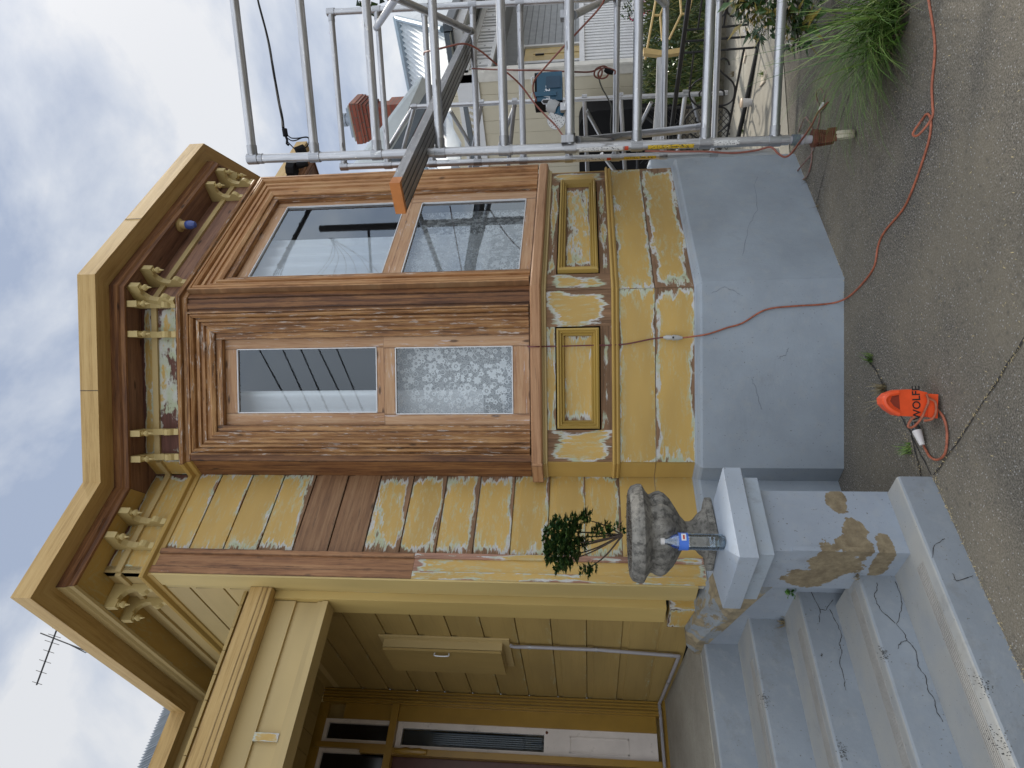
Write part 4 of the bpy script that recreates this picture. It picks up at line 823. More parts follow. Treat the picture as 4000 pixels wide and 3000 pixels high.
# ------------------------------------------------------------------ orange power box
wp = gnd(3655, 1640); WF = Fr((wp.x, wp.y), RGT0[:2], (-FH[:2][0], -FH[:2][1])) if 0 else Fr((wp.x, wp.y), (RGT0.x, RGT0.y), (-FH.x, -FH.y))
def wpx(x, y): return WF.px(x, y, .04)
wb = thing('power_box', wp, 'orange portable power box with black lettering lying on the driveway with its cable wound round', 'power box')
WZ = lambda x, y: (3200+x/2.07375, 1200+y/2.07375)
poly = [wpx(*WZ(*p)) for p in ((870, 690), (760, 665), (640, 672), (560, 700), (520, 740), (525, 790), (570, 835), (640, 880), (740, 885), (870, 880))]
b = MB(); b.prism(WF, poly, -.03, .045); body = b.build('box_body', ORP, wb)
poly = [wpx(*WZ(*p)) for p in ((950, 705), (870, 700), (866, 890), (945, 900))]; b = MB(); b.prism(WF, poly, -.045, .055); b.build('box_base', ORP, wb)
hp = [WF.w(*WF.px(*WZ(*p), .05), .05) for p in ((640, 690), (560, 712), (530, 760), (570, 820), (650, 865))]; b = MB(); b.tube(bez(hp, 5), .012, 8); b.build('box_handle', ORP, wb, True)
poly = [wpx(*WZ(*p)) for p in ((640, 700), (585, 720), (570, 760), (600, 800), (650, 830))]; b = MB(); b.prism(WF, poly, .0452, .046); b.build('handle_recess', m_plain('dark_orange_recess', (.25, .03, .01), .5, bump=0), wb)
def text(s_, F, a, z, c, size, mt, parent, name, rot=0, italic=0, off=0):
    cu = bpy.data.curves.new('t', 'FONT'); cu.body = s_; cu.size = size; cu.align_x = 'CENTER'; cu.align_y = 'CENTER'; cu.extrude = .0006; cu.shear = italic; cu.offset = off
    o = bpy.data.objects.new('t', cu); sc.collection.objects.link(o); dg_ = bpy.context.evaluated_depsgraph_get(); me = bpy.data.meshes.new_from_object(o.evaluated_get(dg_)); bpy.data.objects.remove(o); bpy.data.curves.remove(cu)
    M3 = Matrix((F.u, Z, F.n)).transposed(); M3 = M3 @ Matrix.Rotation(rot, 3, 'Z'); p = F.w(a, z, c)-parent_loc(parent)
    me.transform(Matrix.Translation(p) @ M3.to_4x4()); me.materials.clear(); me.materials.append(mt); q = bpy.data.objects.new(name, me); sc.collection.objects.link(q); q.parent = parent; return q
ta, tz = wpx(*WZ(785, 775)); text('WOLFE', WF, ta, tz, .0462, .047, INK, wb, 'marker_lettering', .04, 0, .0006)
def cord(name, P, r, mt, label, n=6, parent=None, sm=True, cat='cable'):
    b = MB(); b.tube(bez(P, n), r, 8)
    return b.build(name, mt, parent, True, **({} if parent else dict(label=label, category=cat)))
cp_ = [WF.w(*WF.px(*WZ(*p), .06), .06) for p in ((870, 705), (885, 760), (865, 820), (820, 910), (760, 970), (720, 965), (745, 910), (775, 890))]
cord('power_lead', cp_, .0055, ORC, 'orange lead wound round the power box', parent=wb)
cp_ = [WF.w(*WF.px(*WZ(*p), .065), .065) for p in ((890, 738), (940, 770), (945, 850), (915, 905), (850, 920))]+[gnd(*WZ(*p), .01) for p in ((960, 830), (1010, 900), (1035, 1020), (1020, 1180), (960, 1235), (900, 1215), (865, 1160), (845, 1120))]
cord('power_lead', cp_[5:], .0055, ORC, 'x', parent=wb); cord('power_lead', cp_[:5], .0055, ORC, 'x', parent=wb)
g0, g1 = gnd(*WZ(835, 1115), .02), gnd(*WZ(790, 1000), .03); b = MB(); b.tube([g0, g0.lerp(g1, .5), g1], [.012, .017, .021], 12); b.build('plug_cover', WPL, wb, True)
g2 = gnd(*WZ(770, 930), .035); b = MB(); b.tube([g1, g1.lerp(g2, .4), g2], [.019, .018, .013], 12); b.build('plug', m_glass('smoky_plug', (.35, .38, .36), 1), wb, True)
# ------------------------------------------------------------------ red extension cord on the driveway and up the plinth
P = [gnd(x, y, .006) for x, y in ((3615, -60), (3632, 30), (3652, 180), (3640, 330), (3642, 400), (3640, 460), (3615, 525), (3597, 520), (3600, 470), (3622, 445), (3636, 470), (3630, 540), (3600, 640), (3560, 750), (3525, 820), (3455, 905), (3430, 960), (3415, 1040), (3375, 1100), (3320, 1155))]
P[6] = P[6]+Z*.03; P[7] = P[7]+Z*.035
P += [D.w(*D.px(x, y, .068), .068) for x, y in ((3270, 1180), (3200, 1190), (3100, 1196), (2990, 1210), (2900, 1262), (2840, 1280), (2760, 1306))]
c1 = D.w(*D.px(2665, 1320, .03), .04); c2 = D.w(*D.px(2590, 1318, .02), .03)
cord('extension_cord', P+[c1], .0055, ORC, 'orange extension cord snaking over the driveway and up the blue plinth', 5)
c3 = [c2]+[D.w(*D.px(x, y, .012), .012) for x, y in ((2540, 1325), (2450, 1343), (2380, 1348), (2300, 1349), (2200, 1352), (2130, 1353))]+[D.w(*D.px(2100, 1354, .085), .085), D.w(*D.px(2068, 1354, .08), .08), D.w(*D.px(2060, 1352, .0), -.02)]
cord('window_lead', c3, .0045, m_plain('dark_red_cord', (.13, .03, .035), .5, bump=0), 'dark red lead running down from the open sash across the yellow panel', 5)
cn = thing('cable_connector', c1, 'clear plastic plug and socket joining the red lead to the orange cord', 'plug')
b = MB(); b.tube([c1, c1.lerp(c2, .2), c1.lerp(c2, .5), c1.lerp(c2, .52), c1.lerp(c2, .8), c2], [.008, .016, .020, .015, .016, .008], 12); b.build('plug_body', m_plain('cloudy_plastic', (.42, .42, .40), .3, bump=0), cn, True)
b = MB(); m_ = c1.lerp(c2, .5)+D.n*.018; b.tube([m_-D.u*.006, m_+D.u*.006], .006, 8); b.build('plug_pin', INK, cn)
# ------------------------------------------------------------------ scaffold tower
TR = .0290
f1 = 4.10
tower = thing('scaffold_tower', gnd(3335, 535), 'near aluminium scaffold tower on a rusty castor, its rungs crossing the right edge', 'scaffold')
def tube_(name, pts, r, parent, mt=None, n=12, **kw):
    b = MB(); b.tube(pts, r, n); return b.build(name, mt or ALU, parent, True, **kw)
def std(P0, P1, parent, r=TR, collars=(), name='upright'):
    o = tube_(name, [P0, P1], r, parent); d = (P1-P0)
    for t, l, rr in collars:
        c = P0+d*t; u = d.normalized()*l; tube_('collar', [c-u, c+u], r*rr, o, CAST)
    return o
def fat(x, xs, ys): # interpolate
    return ys[0]+(ys[1]-ys[0])*(x-xs[0])/(xs[1]-xs[0])
# near end frame
def ystd1(x): return fat(x, (3150, 985), (545, 621))
S1 = lambda x: hf(x, ystd1(x), f1)
top1 = S1(978); bot1 = S1(3080)
rx = [(989, 917), (1231, 1171), (1474, 1430), (1720, 1688), (1971, 1954), (2228, 2223), (2487, 2495), (2753, 2776), (3025, 3055)]
f1r = f1/1.05
far1 = [hf(b_+(b_-a_)*.9, -520, 1/(1/f1+(1/f1r-1/f1)*1.9)) for a_, b_ in rx]
upr = std(bot1, top1, tower, TR, [])
for i, (a_, b_) in enumerate(rx):
    p = S1(a_); q = far1[i]; rg = tube_('rung', [p, q], TR*.97, tower); d = (q-p).normalized(); z_ = (top1-bot1).normalized()
    tube_('coupler', [p-z_*.035, p+z_*.035], TR*1.22, tower, CAST); tube_('socket', [p+d*.03, p+d*.085], TR*1.1, rg, CAST)
tube_('upright', [far1[-1]-Z*.1, far1[0]+Z*.05], TR, tower)
for x in (1022, 1995): p = S1(x); tube_('clip_band', [p-z_*.012, p+z_*.012], TR*1.13, tower, CAST)
# sizes of stickers
def sticker(name, x0, x1, Sf, r, mt, ang, wdt=.022, parent=tower, fr=None):
    b = MB(); P, Q = Sf(x0), Sf(x1); d = (Q-P).normalized(); v = (CAM-P); v = (v-d*v.dot(d)).normalized(); s_ = d.cross(v); L = (Q-P).length; rr = random.random()
    for k in range(4):
        t0 = ang+(k-2)*wdt/4/r; t1 = t0+wdt/4/r; A_ = v*math.cos(t0)+s_*math.sin(t0); B_ = v*math.cos(t1)+s_*math.sin(t1); R_ = r+.0012
        b.face([P+A_*R_, Q+A_*R_, Q+B_*R_, P+B_*R_], [(0, k*wdt/4), (L, k*wdt/4), (L, (k+1)*wdt/4), (0, (k+1)*wdt/4)], (0, rr), [(L, wdt-k*wdt/4), (0, wdt-k*wdt/4), (0, wdt-(k+1)*wdt/4), (L, wdt-(k+1)*wdt/4)])
    return b.build(name, mt, parent)
sg = 1
sticker('white_sticker', 2262, 2440, S1, TR, WLAB, .5*sg, .026); sticker('orange_sticker_end', 2434, 2454, S1, TR, RED, .5*sg, .026)
sticker('yellow_sticker', 2530, 2709, S1, TR, YLAB, .5*sg, .026); sticker('worn_sticker', 2786, 2885, S1, TR, WLAB, .1*sg, .03)
# castor
c0 = S1(3080); zz = -(top1-bot1).normalized(); zz = -Z
tube_('castor_stem', [c0, S1(3170)], TR*.8, tower, PVC); tube_('adjusting_nut', [S1(3092), S1(3122)], TR*1.12, tower, m_plain('dark_grey_collar', (.10, .12, .14), .5)); tube_('adjusting_nut', [S1(3128), S1(3140)], TR*1.0, tower, PVC)
cg = gnd(3325, 527); cf = 4.10
cw = thing('x', (0, 0, 0), 'x', 'x'); bpy.data.objects.remove(cw)
KX = lambda x, y: hf(x, y, f1)
tube_('castor_plate', [KX(3172, 541), KX(3186, 540)], .052, tower, RUST, 16)
CF = Fr((KX(3200, 540).x, KX(3200, 540).y), (RGT0.x, RGT0.y), (-FH.x, -FH.y))
b = MB()
pl_ = [CF.px(x, y) for x, y in ((3188, 512), (3190, 566), (3204, 566), (3262, 556), (3268, 528), (3262, 503), (3228, 506), (3226, 514))]
b.prism(CF, pl_, .018, .026); b.prism(CF, pl_, -.03, -.022); b.box(CF, min(p[0] for p in pl_)+.005, max(p[0] for p in pl_)-.02, max(p[1] for p in pl_)-.012, max(p[1] for p in pl_), -.022, .018); b.build('castor_fork', RUST, tower)
tube_('castor_bolt', [CF.w(*CF.px(3215, 522), -.03), CF.w(*CF.px(3215, 522), .034)], .010, tower, RUST, 6)
wc = CF.w(*CF.px(3293, 526)); wdir = CF.n; wr_ = .060
wc.z = wr_+gz(wc.x, wc.y)+.002
wh = MB(); wdir = (CF.n*.25+CF.u*.97).normalized(); prof = [(.001, -.019), (.030, -.019), (.034, -.012), (.044, -.012), (.048, -.021), (wr_-.004, -.021), (wr_, -.014), (wr_, -.004), (wr_-.004, 0), (wr_, .004), (wr_, .014), (wr_-.004, .021), (.048, .021), (.044, .012), (.034, .012), (.030, .019), (.001, .019)]
wh.lathe(wc, prof, 30, wdir); wheel = wh.build('castor_wheel', BEI, tower, True)
# far end frame of the same tower
f2a, f2b = 5.80, 5.62
def ystd2(x): return fat(x, (2800, 1330), (600, 652))
S2 = lambda x: hf(x, ystd2(x), f2a)
def ystd2r(x): return fat(x, (1285, 2100), (48, 6))
S2r = lambda x: hf(x, ystd2r(x), f2b)
std(S2(3050), S2(1330), tower, TR*.97); std(S2r(3100), S2r(1277), tower, TR*.97)
for a_, b_ in ((1345, 1293), (1517, 1472), (1691, 1656), (1867, 1845), (2045, 2030), (2223, 2215), (2404, 2411), (2590, 2602), (2787, 2811)):
    p, q = S2(a_), S2r(b_); d = (q-p).normalized(); rg = tube_('rung', [p, q], TR*.92, tower)
    for o, u, s_ in ((p, z_, 1), (q, z_, -1)): tube_('coupler', [o-u*.035, o+u*.035], TR*1.2, tower, CAST)
    tube_('socket', [p+d*.03, p+d*.08], TR*1.03, rg, CAST); tube_('socket', [q-d*.08, q-d*.03], TR*1.03, rg, CAST)
sticker('yellow_sticker', 2437, 2562, S2, TR*.97, YLAB, .4, .024); sticker('white_sticker', 2250, 2370, S2, TR*.97, WLAB, .5, .024); sticker('orange_sticker_end', 2366, 2386, S2, TR*.97, RED, .5, .024)
# braces
def brace(P, Q, r=TR*.92):
    d = (Q-P).normalized(); o = tube_('brace', [P, Q], r, tower)
    for e, s_ in ((P, 1), (Q, -1)): tube_('brace_hook', [e+d*s_*.0, e+d*s_*.07], r*1.12, o, CAST)
brace(hf(2762, 496, f1+.0), hf(2270, 548, f2a-.5)); brace(hf(2252, 548, f1+.02), hf(2470, 560, f2a-.2), TR*.85)
brace(hf(1470, 108, f2b-.05), hf(1568, -40, f1-.1)); brace(hf(1842, 122, f2b-.07), hf(1440, -55, f1-.2)); brace(hf(2238, 60, f1-.1), hf(2390, -12, f2b), TR*.85)
brace(hf(2598, 15, f2b-.05), hf(2520, -60, f1), TR)
# deck
zd = S1(2216).z
b = MB(); q0, q1 = hf(2205, 40, f1r+.15), hf(2207, 560, f1+.12); q2, q3 = hf(2213, 600, f2a-.1), hf(2213, 90, f2b-.1)
for p in (q0, q1, q2, q3): p.z = 0
b.solid([p+Z*(zd-.01) for p in (q0, q1, q2, q3)], [p+Z*(zd+.014) for p in (q0, q1, q2, q3)]); b.build('deck_board', ALUD, tower)
ZD = zd+.014
for x, y in ((2208, 62), (2208, 420), (2212, 545)):
    p = hf(x, y, f1-.02); e = (far1[5]-S1(2228)).normalized(); b = MB(); q = e.cross(Z).normalized()
    b.solid([p+e*s_*.02+q*t_*.05-Z*.045 for s_, t_ in ((-1, -1), (1, -1), (1, 1), (-1, 1))], [p+e*s_*.022+q*t_*.05+Z*.03 for s_, t_ in ((-1, -1), (1, -1), (1, 1), (-1, 1))]); b.build('deck_hook', CAST, tower)
# second tower further back
t2 = thing('scaffold_tower', gnd(2950, 365), 'smaller aluminium scaffold tower behind the near one, in front of the cream wall', 'scaffold')
f3 = 7.6
S3 = lambda x: hf(x, fat(x, (2838, 1613), (362, 417)), f3)
o = tube_('upright', [S3(2842), S3(1605)], .027, t2)
f4 = 7.9
for (x, y), (xe, ye), fe in (((1620, 416), (1560, 640), 8.3), ((1881, 400), (1845, 600), 8.2), ((2011, 394), (1990, 600), 8.2), ((2283, 380), (2292, 600), 8.1), ((2424, 373), (2440, 640), 8.1), ((2678, 362), (2640, 640), 8.0)):
    p = hf(x, y, f3); q = hf(x+(xe-x)*1.5, y+(ye-y)*1.5, fe); d = (q-p).normalized(); tube_('rung', [p, q], .025, t2); tube_('coupler', [p-Z*.03, p+Z*.03], .034, t2, CAST)
for a_, b_ in (((2290, 430), (2350, 540)), ((2545, 400), (2480, 530)), ((1760, 435), (1850, 585)), ((2012, 410), (1940, 600)), ((2700, 365), (2740, 520)), ((2350, 600), (2440, 720)), ((1610, 425), (1480, 640))):
    tube_('brace', [hf(*a_, f3+.06), hf(*b_, f3+.5)], .023, t2)
tube_('upright', [hf(2560, 760, f3+.55), hf(1500, 800, f3+.8)], .026, t2)
# aluminium plank resting through the tower
pk0, pk1 = 3.55, 6.05
def pkp(x, y, f): return hf(x, y, f)
N0, N1 = pkp(1570, 668, pk0), pkp(1596, 831, pk0-.0); Fp = pkp(1879, 174, pk1)
ax = (Fp-N1); ax.z = 0; zt_ = (N0.z+N1.z)/2; wv = (N0-N1); wv.z = 0; L = ax.length; ax.normalize(); wv = wv-ax*wv.dot(ax); 
plank = thing('aluminium_plank', N0, 'long grey aluminium plank with an orange end cap running through the scaffold past the window', 'plank')
PF = Fr((N1.x, N1.y), (ax.x, ax.y), (wv.x, wv.y)); W_ = wv.length; th = .052
zb_ = zt_
b = MB(); b.box(PF, .03, L, zb_, zb_+th, 0, W_, grain='a')
b.build('plank_deck', ALUD, plank)
b = MB(); 
for c in (0, .26, .5, .74, .985):
    b.box(PF, .03, L, zb_-.004, zb_, W_*c, W_*c+.004)
b.box(PF, .03, L, zb_+th-.006, zb_+th+.003, -.003, .002); b.build('plank_rib', m_plain('dark_rib', (.10, .10, .10), .6), plank)
b = MB(); b.box(PF, -.004, .03, zb_-.003, zb_+th+.003, -.003, W_+.003); b.box(PF, .03, .075, zb_-.002, zb_+th+.002, W_*.93, W_+.002); b.build('end_cap', ORK, plank)
# tool case and sander on the deck
fc = 4.55
cc = hf(2145, 355, fc); CFr = Fr((cc.x, cc.y), (RGT0.x, RGT0.y), (-FH.x, -FH.y))
TX = lambda x, y: (2000+x/3.16, y/3.16)
def cp2(x, y, c=0): return CFr.px(*TX(x, y), c)
case = thing('tool_case', V((cc.x, cc.y, ZD)), 'blue plastic tool case speckled with paint, standing on the scaffold deck', 'tool case')
a0, z1 = cp2(280, 1290); a1, z0 = cp2(620, 920); z0 = min(z0, ZD+.0) if 0 else z0
b = MB(); b.box(CFr, a0, a1, z0, z1-.02, -.12, .05); b.box(CFr, a0+.03, a0+.06, z0+.04, z1, .05, .06); b.build('case_body', TEAL, case)
b = MB(); x0_, zA = cp2(420, 950, .05); x1_, zB = cp2(600, 950, .05); aL = cp2(500, 1090, .05)[0]; aR = cp2(500, 945, .05)[0]; b.box(CFr, min(aL, aR), max(aL, aR), zB, zA, .05, .058); b.build('latch_panel', m_plain('deep_blue_panel', (.008, .045, .085), .35), case)
b = MB(); q = [cp2(*p, .05) for p in ((385, 1225), (490, 1225), (520, 1258), (490, 1292), (385, 1292), (360, 1258))]; b.prism(CFr, q, .05, .056); b.build('grip_plate', CAST, case)
b = MB(); q = [cp2(*p, .05) for p in ((390, 1238), (480, 1238), (498, 1258), (480, 1280), (390, 1280), (374, 1258))]; b.prism(CFr, q, .056, .0575); b.build('grip_hollow', INK, case)
b = MB()
for yy in (990, 1190): b.tube(bez([CFr.w(*cp2(278, yy-35), 0), CFr.w(*cp2(245, yy-35), 0), CFr.w(*cp2(245, yy+45), 0), CFr.w(*cp2(278, yy+45), 0)], 3), .004, 6)
b.build('latch_wire', SILV, case)
b = MB(); b.box(CFr, a0-.008, a0+.0, z0, z1, -.12, .04); b.box(CFr, a0, a1, z1-.02, z1-.004, -.12, .046); b.build('case_lid', BLK, case)
tq = cp2(435, 1200, .05); text('makita', CFr, tq[0], tq[1], .0515, .062, SILV, case, 'maker_lettering', math.pi/2*0, .25, .0008)
sd = thing('sander', hf(2170, 470, fc), 'electric sander with a grey body and white perforated disc on the scaffold deck', 'sander')
SX = lambda x, y, f=fc-.1: hf(*TX(x, y), f)
b = MB(); b.tube([SX(440, 1300), SX(500, 1320), SX(560, 1345)], [.035, .05, .045], 14); b.build('motor_housing', m_plain('light_grey_plastic', (.36, .36, .35), .5), sd, True)
b = MB(); b.tube([SX(560, 1345), SX(590, 1390), SX(575, 1430)], [.03, .035, .04], 12); b.build('sander_head', TEAL, sd, True)
dc = SX(545, 1478); dax = (CAM-dc).normalized(); dax = (dax+V((0, 0, .1))).normalized(); b = MB(); b.lathe(dc, [(.001, 0), (.063, 0), (.063, -.012), (.05, -.03), (.001, -.03)], 28, dax); b.build('disc_pad', SMOKE, sd)
b = MB(); b.lathe(dc+dax*.001, [(.001, 0), (.061, 0), (.061, .0015), (.001, .0015)], 28, dax); b.build('sanding_disc', SAND, sd)
b = MB(); e1_ = dax.cross(Z).normalized(); e2_ = dax.cross(e1_)
for rr_, nn in ((.012, 4), (.025, 6), (.038, 8), (.051, 12)):
    for i in range(nn): t = i*6.283/nn+rr_*90; p = dc+dax*.0025+(e1_*math.cos(t)+e2_*math.sin(t))*rr_; b.tube([p, p+dax*.0008], .0032, 6)
b.build('dust_hole', INK, sd)
# cords on the scaffold
RC = m_plain('brown_red_cord', (.20, .06, .04), .5, 0, .25, 30, 0)
def hcord(name, pts, r, mt, label, n=5): cord(name, [hf(x, y, f) for x, y, f in pts], r, mt, label, n)
hcord('scaffold_lead', [(1655, 215, 5.4), (1660, 203, 4.3), (1690, 197, 4.1), (1730, 187, 4.0), (1800, 171, 4.0), (1840, 178, 4.05), (1885, 205, 4.1), (1945, 256, 4.2), (2000, 300, 4.25), (2040, 340, 4.3), (2085, 400, 4.3), (2130, 450, 4.25), (2170, 490, 4.2), (2200, 532, 4.12)], .0058, RC, 'red brown lead looping through the scaffold from the plank down past the tool case')
hcord('sloping_lead', [(2368, -30, 3.9), (2358, 5, 4.0), (2330, 45, 4.0), (2270, 110, 4.05), (2190, 195, 4.1), (2125, 268, 4.2), (2090, 310, 4.3), (2082, 350, 4.35), (2095, 395, 4.35)], .0058, RC, 'red brown lead slanting down across the scaffold in front of the white railing')
hcord('upright_lead', [(1845, 268, 5.3), (1920, 271, 5.0), (2020, 274, 4.8), (2120, 275, 4.8), (2250, 281, 4.8), (2310, 280, 4.8), (2345, 266, 4.8), (2352, 285, 4.8), (2340, 305, 4.8), (2322, 295, 4.8), (2328, 270, 4.8), (2360, 258, 4.8), (2378, 275, 4.8), (2370, 300, 4.8), (2345, 306, 4.8), (2337, 285, 4.8), (2360, 265, 4.8), (2400, 275, 4.8), (2402, 290, 4.8)], .0060, RC, 'dark red lead dropping to a coiled plug in front of the cream wall')
hcord('grey_lead', [(2335, 290, 4.8), (2350, 340, 4.85), (2375, 385, 4.9), (2388, 420, 4.9), (2385, 480, 4.9), (2388, 540, 5.0)], .005, m_plain('grey_cord', (.12, .12, .11), .5), 'thin grey lead hanging below the coiled plug')
b = MB(); b.tube([hf(2362, 272, 4.8), hf(2378, 280, 4.8), hf(2395, 284, 4.8)], [.014, .02, .014], 10); b.build('black_plug', BLK, None, True, label='black plug tied into the coiled lead in front of the cream wall', category='plug')
hcord('castor_lead', [(2520, 590, 4.1), (2640, 592, 4.06), (2760, 592, 4.04), (2860, 598, 4.04), (2950, 588, 4.04), (3010, 575, 4.03), (3040, 600, 4.0), (3065, 613, 3.95), (3090, 600, 3.9), (3120, 560, 4.0), (3150, 520, 4.1), (3175, 480, 4.15), (3195, 440, 4.2), (3235, 400, 4.25)], .006, RC, 'red brown lead running down the scaffold upright to the castor')
P = [gnd(x, y, .008) for x, y in ((3235, 400), (3212, 425), (3195, 400), (3200, 365), (3212, 346), (3222, 352), (3220, 380), (3205, 430), (3200, 470), (3188, 520), (3180, 560), (3170, 600), (3140, 650), (3110, 690), (3107, 715), (3120, 715), (3150, 690), (3168, 640), (3172, 570), (3172, 500), (3165, 465), (3158, 458), (3148, 470), (3120, 515))]
for i in (3, 4, 5, 12, 13, 14, 15, 20, 21, 22): P[i] = P[i]+Z*.02
cord('looped_lead', P, .0055, m_plain('brown_grey_cord', (.20, .10, .08), .5, 0, .5, 9, 0, dirt=(.25, .25, .24), dirtpos=.5), 'loops of red and grey lead lying round the scaffold castor')
b = MB(); b.tube([gnd(3203, 430, .02), gnd(3214, 402, .02)], .011, 10); b.build('cable_tag', WPL, None, True, label='white tag on the lead beside the scaffold castor', category='tag')
# overhead service cable
fc3 = 6.3
OC = [(1003, -60, 9.5), (1008, 0, 9.0), (1050, 170, 7.9), (1075, 320, 7.2), (1098, 440, 6.7), (1107, 500, 6.45)]
ovc = thing('overhead_cable', hf(*OC[-1]), 'black twisted overhead power cable ending in a clamp at the far eave', 'cable')
for k in range(3):
    P = bez([hf(*q) for q in OC], 8); b = MB(); b.tube([p+V((0, .008*math.cos(k*2.1+i*.2), .009*math.sin(k*2.1+i*.2))) for i, p in enumerate(P)], .008, 6); b.build('strand', BLK, ovc, True)
O = lambda x, y, f=6.4: hf(1000+x/6.913, 480+y/6.913, f)
b = MB(); b.tube([O(770, 170), O(800, 350)], .028, 8); b.tube([O(810, 340), O(840, 470), O(830, 560), O(880, 600)], .012, 8); b.build('cable_clamp', BLK, ovc)
for P in ([O(860, 340), O(960, 410), O(1150, 410), O(1350, 380), O(1440, 410)], [O(860, 420), O(960, 480), O(1080, 470), O(1250, 400), O(1400, 400), O(1435, 500), O(1390, 620), O(1310, 690)], [O(780, 350), O(850, 500), O(980, 640), O(1080, 740), O(1120, 830)]):
    b = MB(); b.tube(bez(P, 5), .006, 6); b.build('drop_wire', BLK, ovc, True)
jb = thing('junction_box', O(1200, 740), 'black cable junction boxes fixed under the far eave behind the scaffold', 'electrical box')
for P, r in (([O(1100, 780, 6.5), O(1310, 700, 6.5)], .05), ([O(870, 1250, 6.5), O(1080, 1260, 6.5)], .075), ([O(1120, 1150, 6.5), O(1380, 1090, 6.5)], .035)):
    b = MB(); b.tube(P, r, 8); b.build('box_shell', BLK, jb)
b = MB()
for P in ([O(1060, 1160, 6.5), O(1200, 1180, 6.5), O(1390, 1100, 6.5)], [O(870, 1400, 6.5), O(800, 1500, 6.5), O(860, 1420, 6.5)], [O(1080, 1230, 6.5), O(1250, 1200, 6.5), O(1370, 1130, 6.5)]): b = MB(); b.tube(bez(P, 4), .009, 6); b.build('box_wire', BLK, jb)
# ------------------------------------------------------------------ neighbouring house
NX, NY = 10.2, 3.85
cr_ = ray(2270, 262); tt = 9.8/cr_.dot(FWD); cp3 = CAM+cr_*tt; NX, NY = cp3.x, cp3.y
NS = Fr((NX, 0), (0, 1), (-1, 0)); NF = Fr((0, NY), (1, 0), (0, -1))
nh = thing('cream_house', (NX+2, NY+3, -.3), 'cream clad neighbouring cottage with a white railed verandah and corrugated iron roof', 'house')
def np_(name, mt, mb, parent=None, smooth=False, **kw): return mb.build(name, mt, parent or nh, smooth, **kw)
zbase = NF.z(2600, 250); zeave = 3.62
b = MB(); n = 34
for i in range(n): b.box(NS, NY+.12+i*.21, NY+.12+i*.21+.206, zbase+.12, zeave+.05, -.05, 0+.004*(i % 2), grain='z')
np_('wall', CREAM, b)
b = MB(); b.box(NS, NY-.02, NY+.12, zbase, zeave, -.1, .03); b.box(NS, NY-.05, NY-.02, zbase+.2, NF.z(1900, 260), -.1, .05); np_('corner_board', m_plain('pale_trim', (.68, .66, .60), .5), b)
b = MB(); b.box(NS, NY+.1, NY+7.4, zbase-.05, zbase+.12, -.08, .035); np_('base_board', WHT, b)
b = MB(); b.box(NS, NY+.1, NY+7.4, -1.2, zbase-.05, -.08, 0); np_('foundation', m_plain('dark_earthy_base', (.05, .042, .033), .9, 0, .3, 8, .5), b)
# verandah front
zr = NF.z(2276, 230); zrb = NF.z(2505, 230); zfr = NF.z(1925, 200); zft = NF.z(1850, 200); VW = 5.5
ve = MB(); ve.box(NF, NX, NX+VW, zr-.03, zr+.05, -.06, .03); ve.box(NF, NX, NX+VW, zrb-.05, zrb, -.06, .02); np_('verandah_rail', WHT, ve)
for i in range(30):
    b = MB(); b.box(NF, NX+.05+i*.13, NX+.05+i*.13+.085, zrb, zr-.03, -.03, -.005); np_('baluster', WHT, b)
b = MB(); b.box(NF, NX, NX+VW, zrb-.5, zrb-.05, -.1, -.02); np_('verandah_base', WHT, b)
b = MB(); b.box(NF, NX, NX+VW, zfr-.04, zfr+.02, -.05, .02); b.box(NF, NX, NX+VW, zft-.02, zft+.06, -.05, .02); np_('frieze_rail', WHT, b)
for i in range(26):
    b = MB(); b.box(NF, NX+.05+i*.15, NX+.05+i*.15+(.14 if i % 5 == 2 else .075), zfr+.02, zft-.02, -.03, -.005); np_('frieze_slat', WHT, b)
    if i % 5 == 2: q = MB(); a = NX+.12+i*.15; zm_ = (zfr+zft)/2; q.prism(NF, [(a-.03, zm_), (a, zm_-.02), (a+.03, zm_), (a, zm_+.02)], -.004, -.002); np_('cut_diamond', GRY, q)
b = MB(); b.box(NF, NX, NX+13, zrb-.3, zft+.6, -1.9, -1.8); np_('verandah_back_wall', GRY, b)
b = MB(); b.box(NF, NX-.0, NX+13, zft+.06, zft+.1, -1.8, 0); np_('verandah_ceiling', GRY, b)
b = MB(); b.box(NF, NX-.02, NX+VW, zrb-.06, zrb, -1.8, -.1); np_('verandah_floor', GRY, b)
b = MB()
for i in range(9): z = zr+.15+i*.16; b.box(NF, NX+.1, NX+13, z, z+.012, -1.8, -1.78)
np_('wall_groove', m_plain('groove_grey', (.16, .17, .18), .6, bump=0), b)
dF = Fr((0, NY+1.78), (1, 0), (0, -1)); a1 = dF.a(2150, 190); a0 = dF.a(2150, 248); z1 = dF.z(2050, 220); z0 = zrb
b = MB(); b.box(dF, a0, a1, z0, z1, 0, .03); door = np_('door', m_plain('cream_door', (.62, .47, .20), .5), b)
b = MB()
for x0 in (a0+.1, (a0+a1)/2+.05): b.box(dF, x0, x0+(a1-a0)*.3, z0+.9, z1-.2, .03, .045)
b.build('door_panel', m_plain('cream_door_panel', (.54, .40, .16), .5), door)
b = MB(); b.box(dF, (a0+a1)/2-.06, (a0+a1)/2-.02, z1-.45, z1-.25, .045, .08); b.build('door_knocker', BLKM, door)
b = MB(); b.box(dF, a1, a1+.10, z0, z1+.1, 0, .08); b.box(dF, a0-.12, a0, z0, z1+.1, 0, .08); b.box(dF, a0-.12, a1+.10, z1+.02, z1+.14, 0, .09); np_('door_surround', WHT, b)
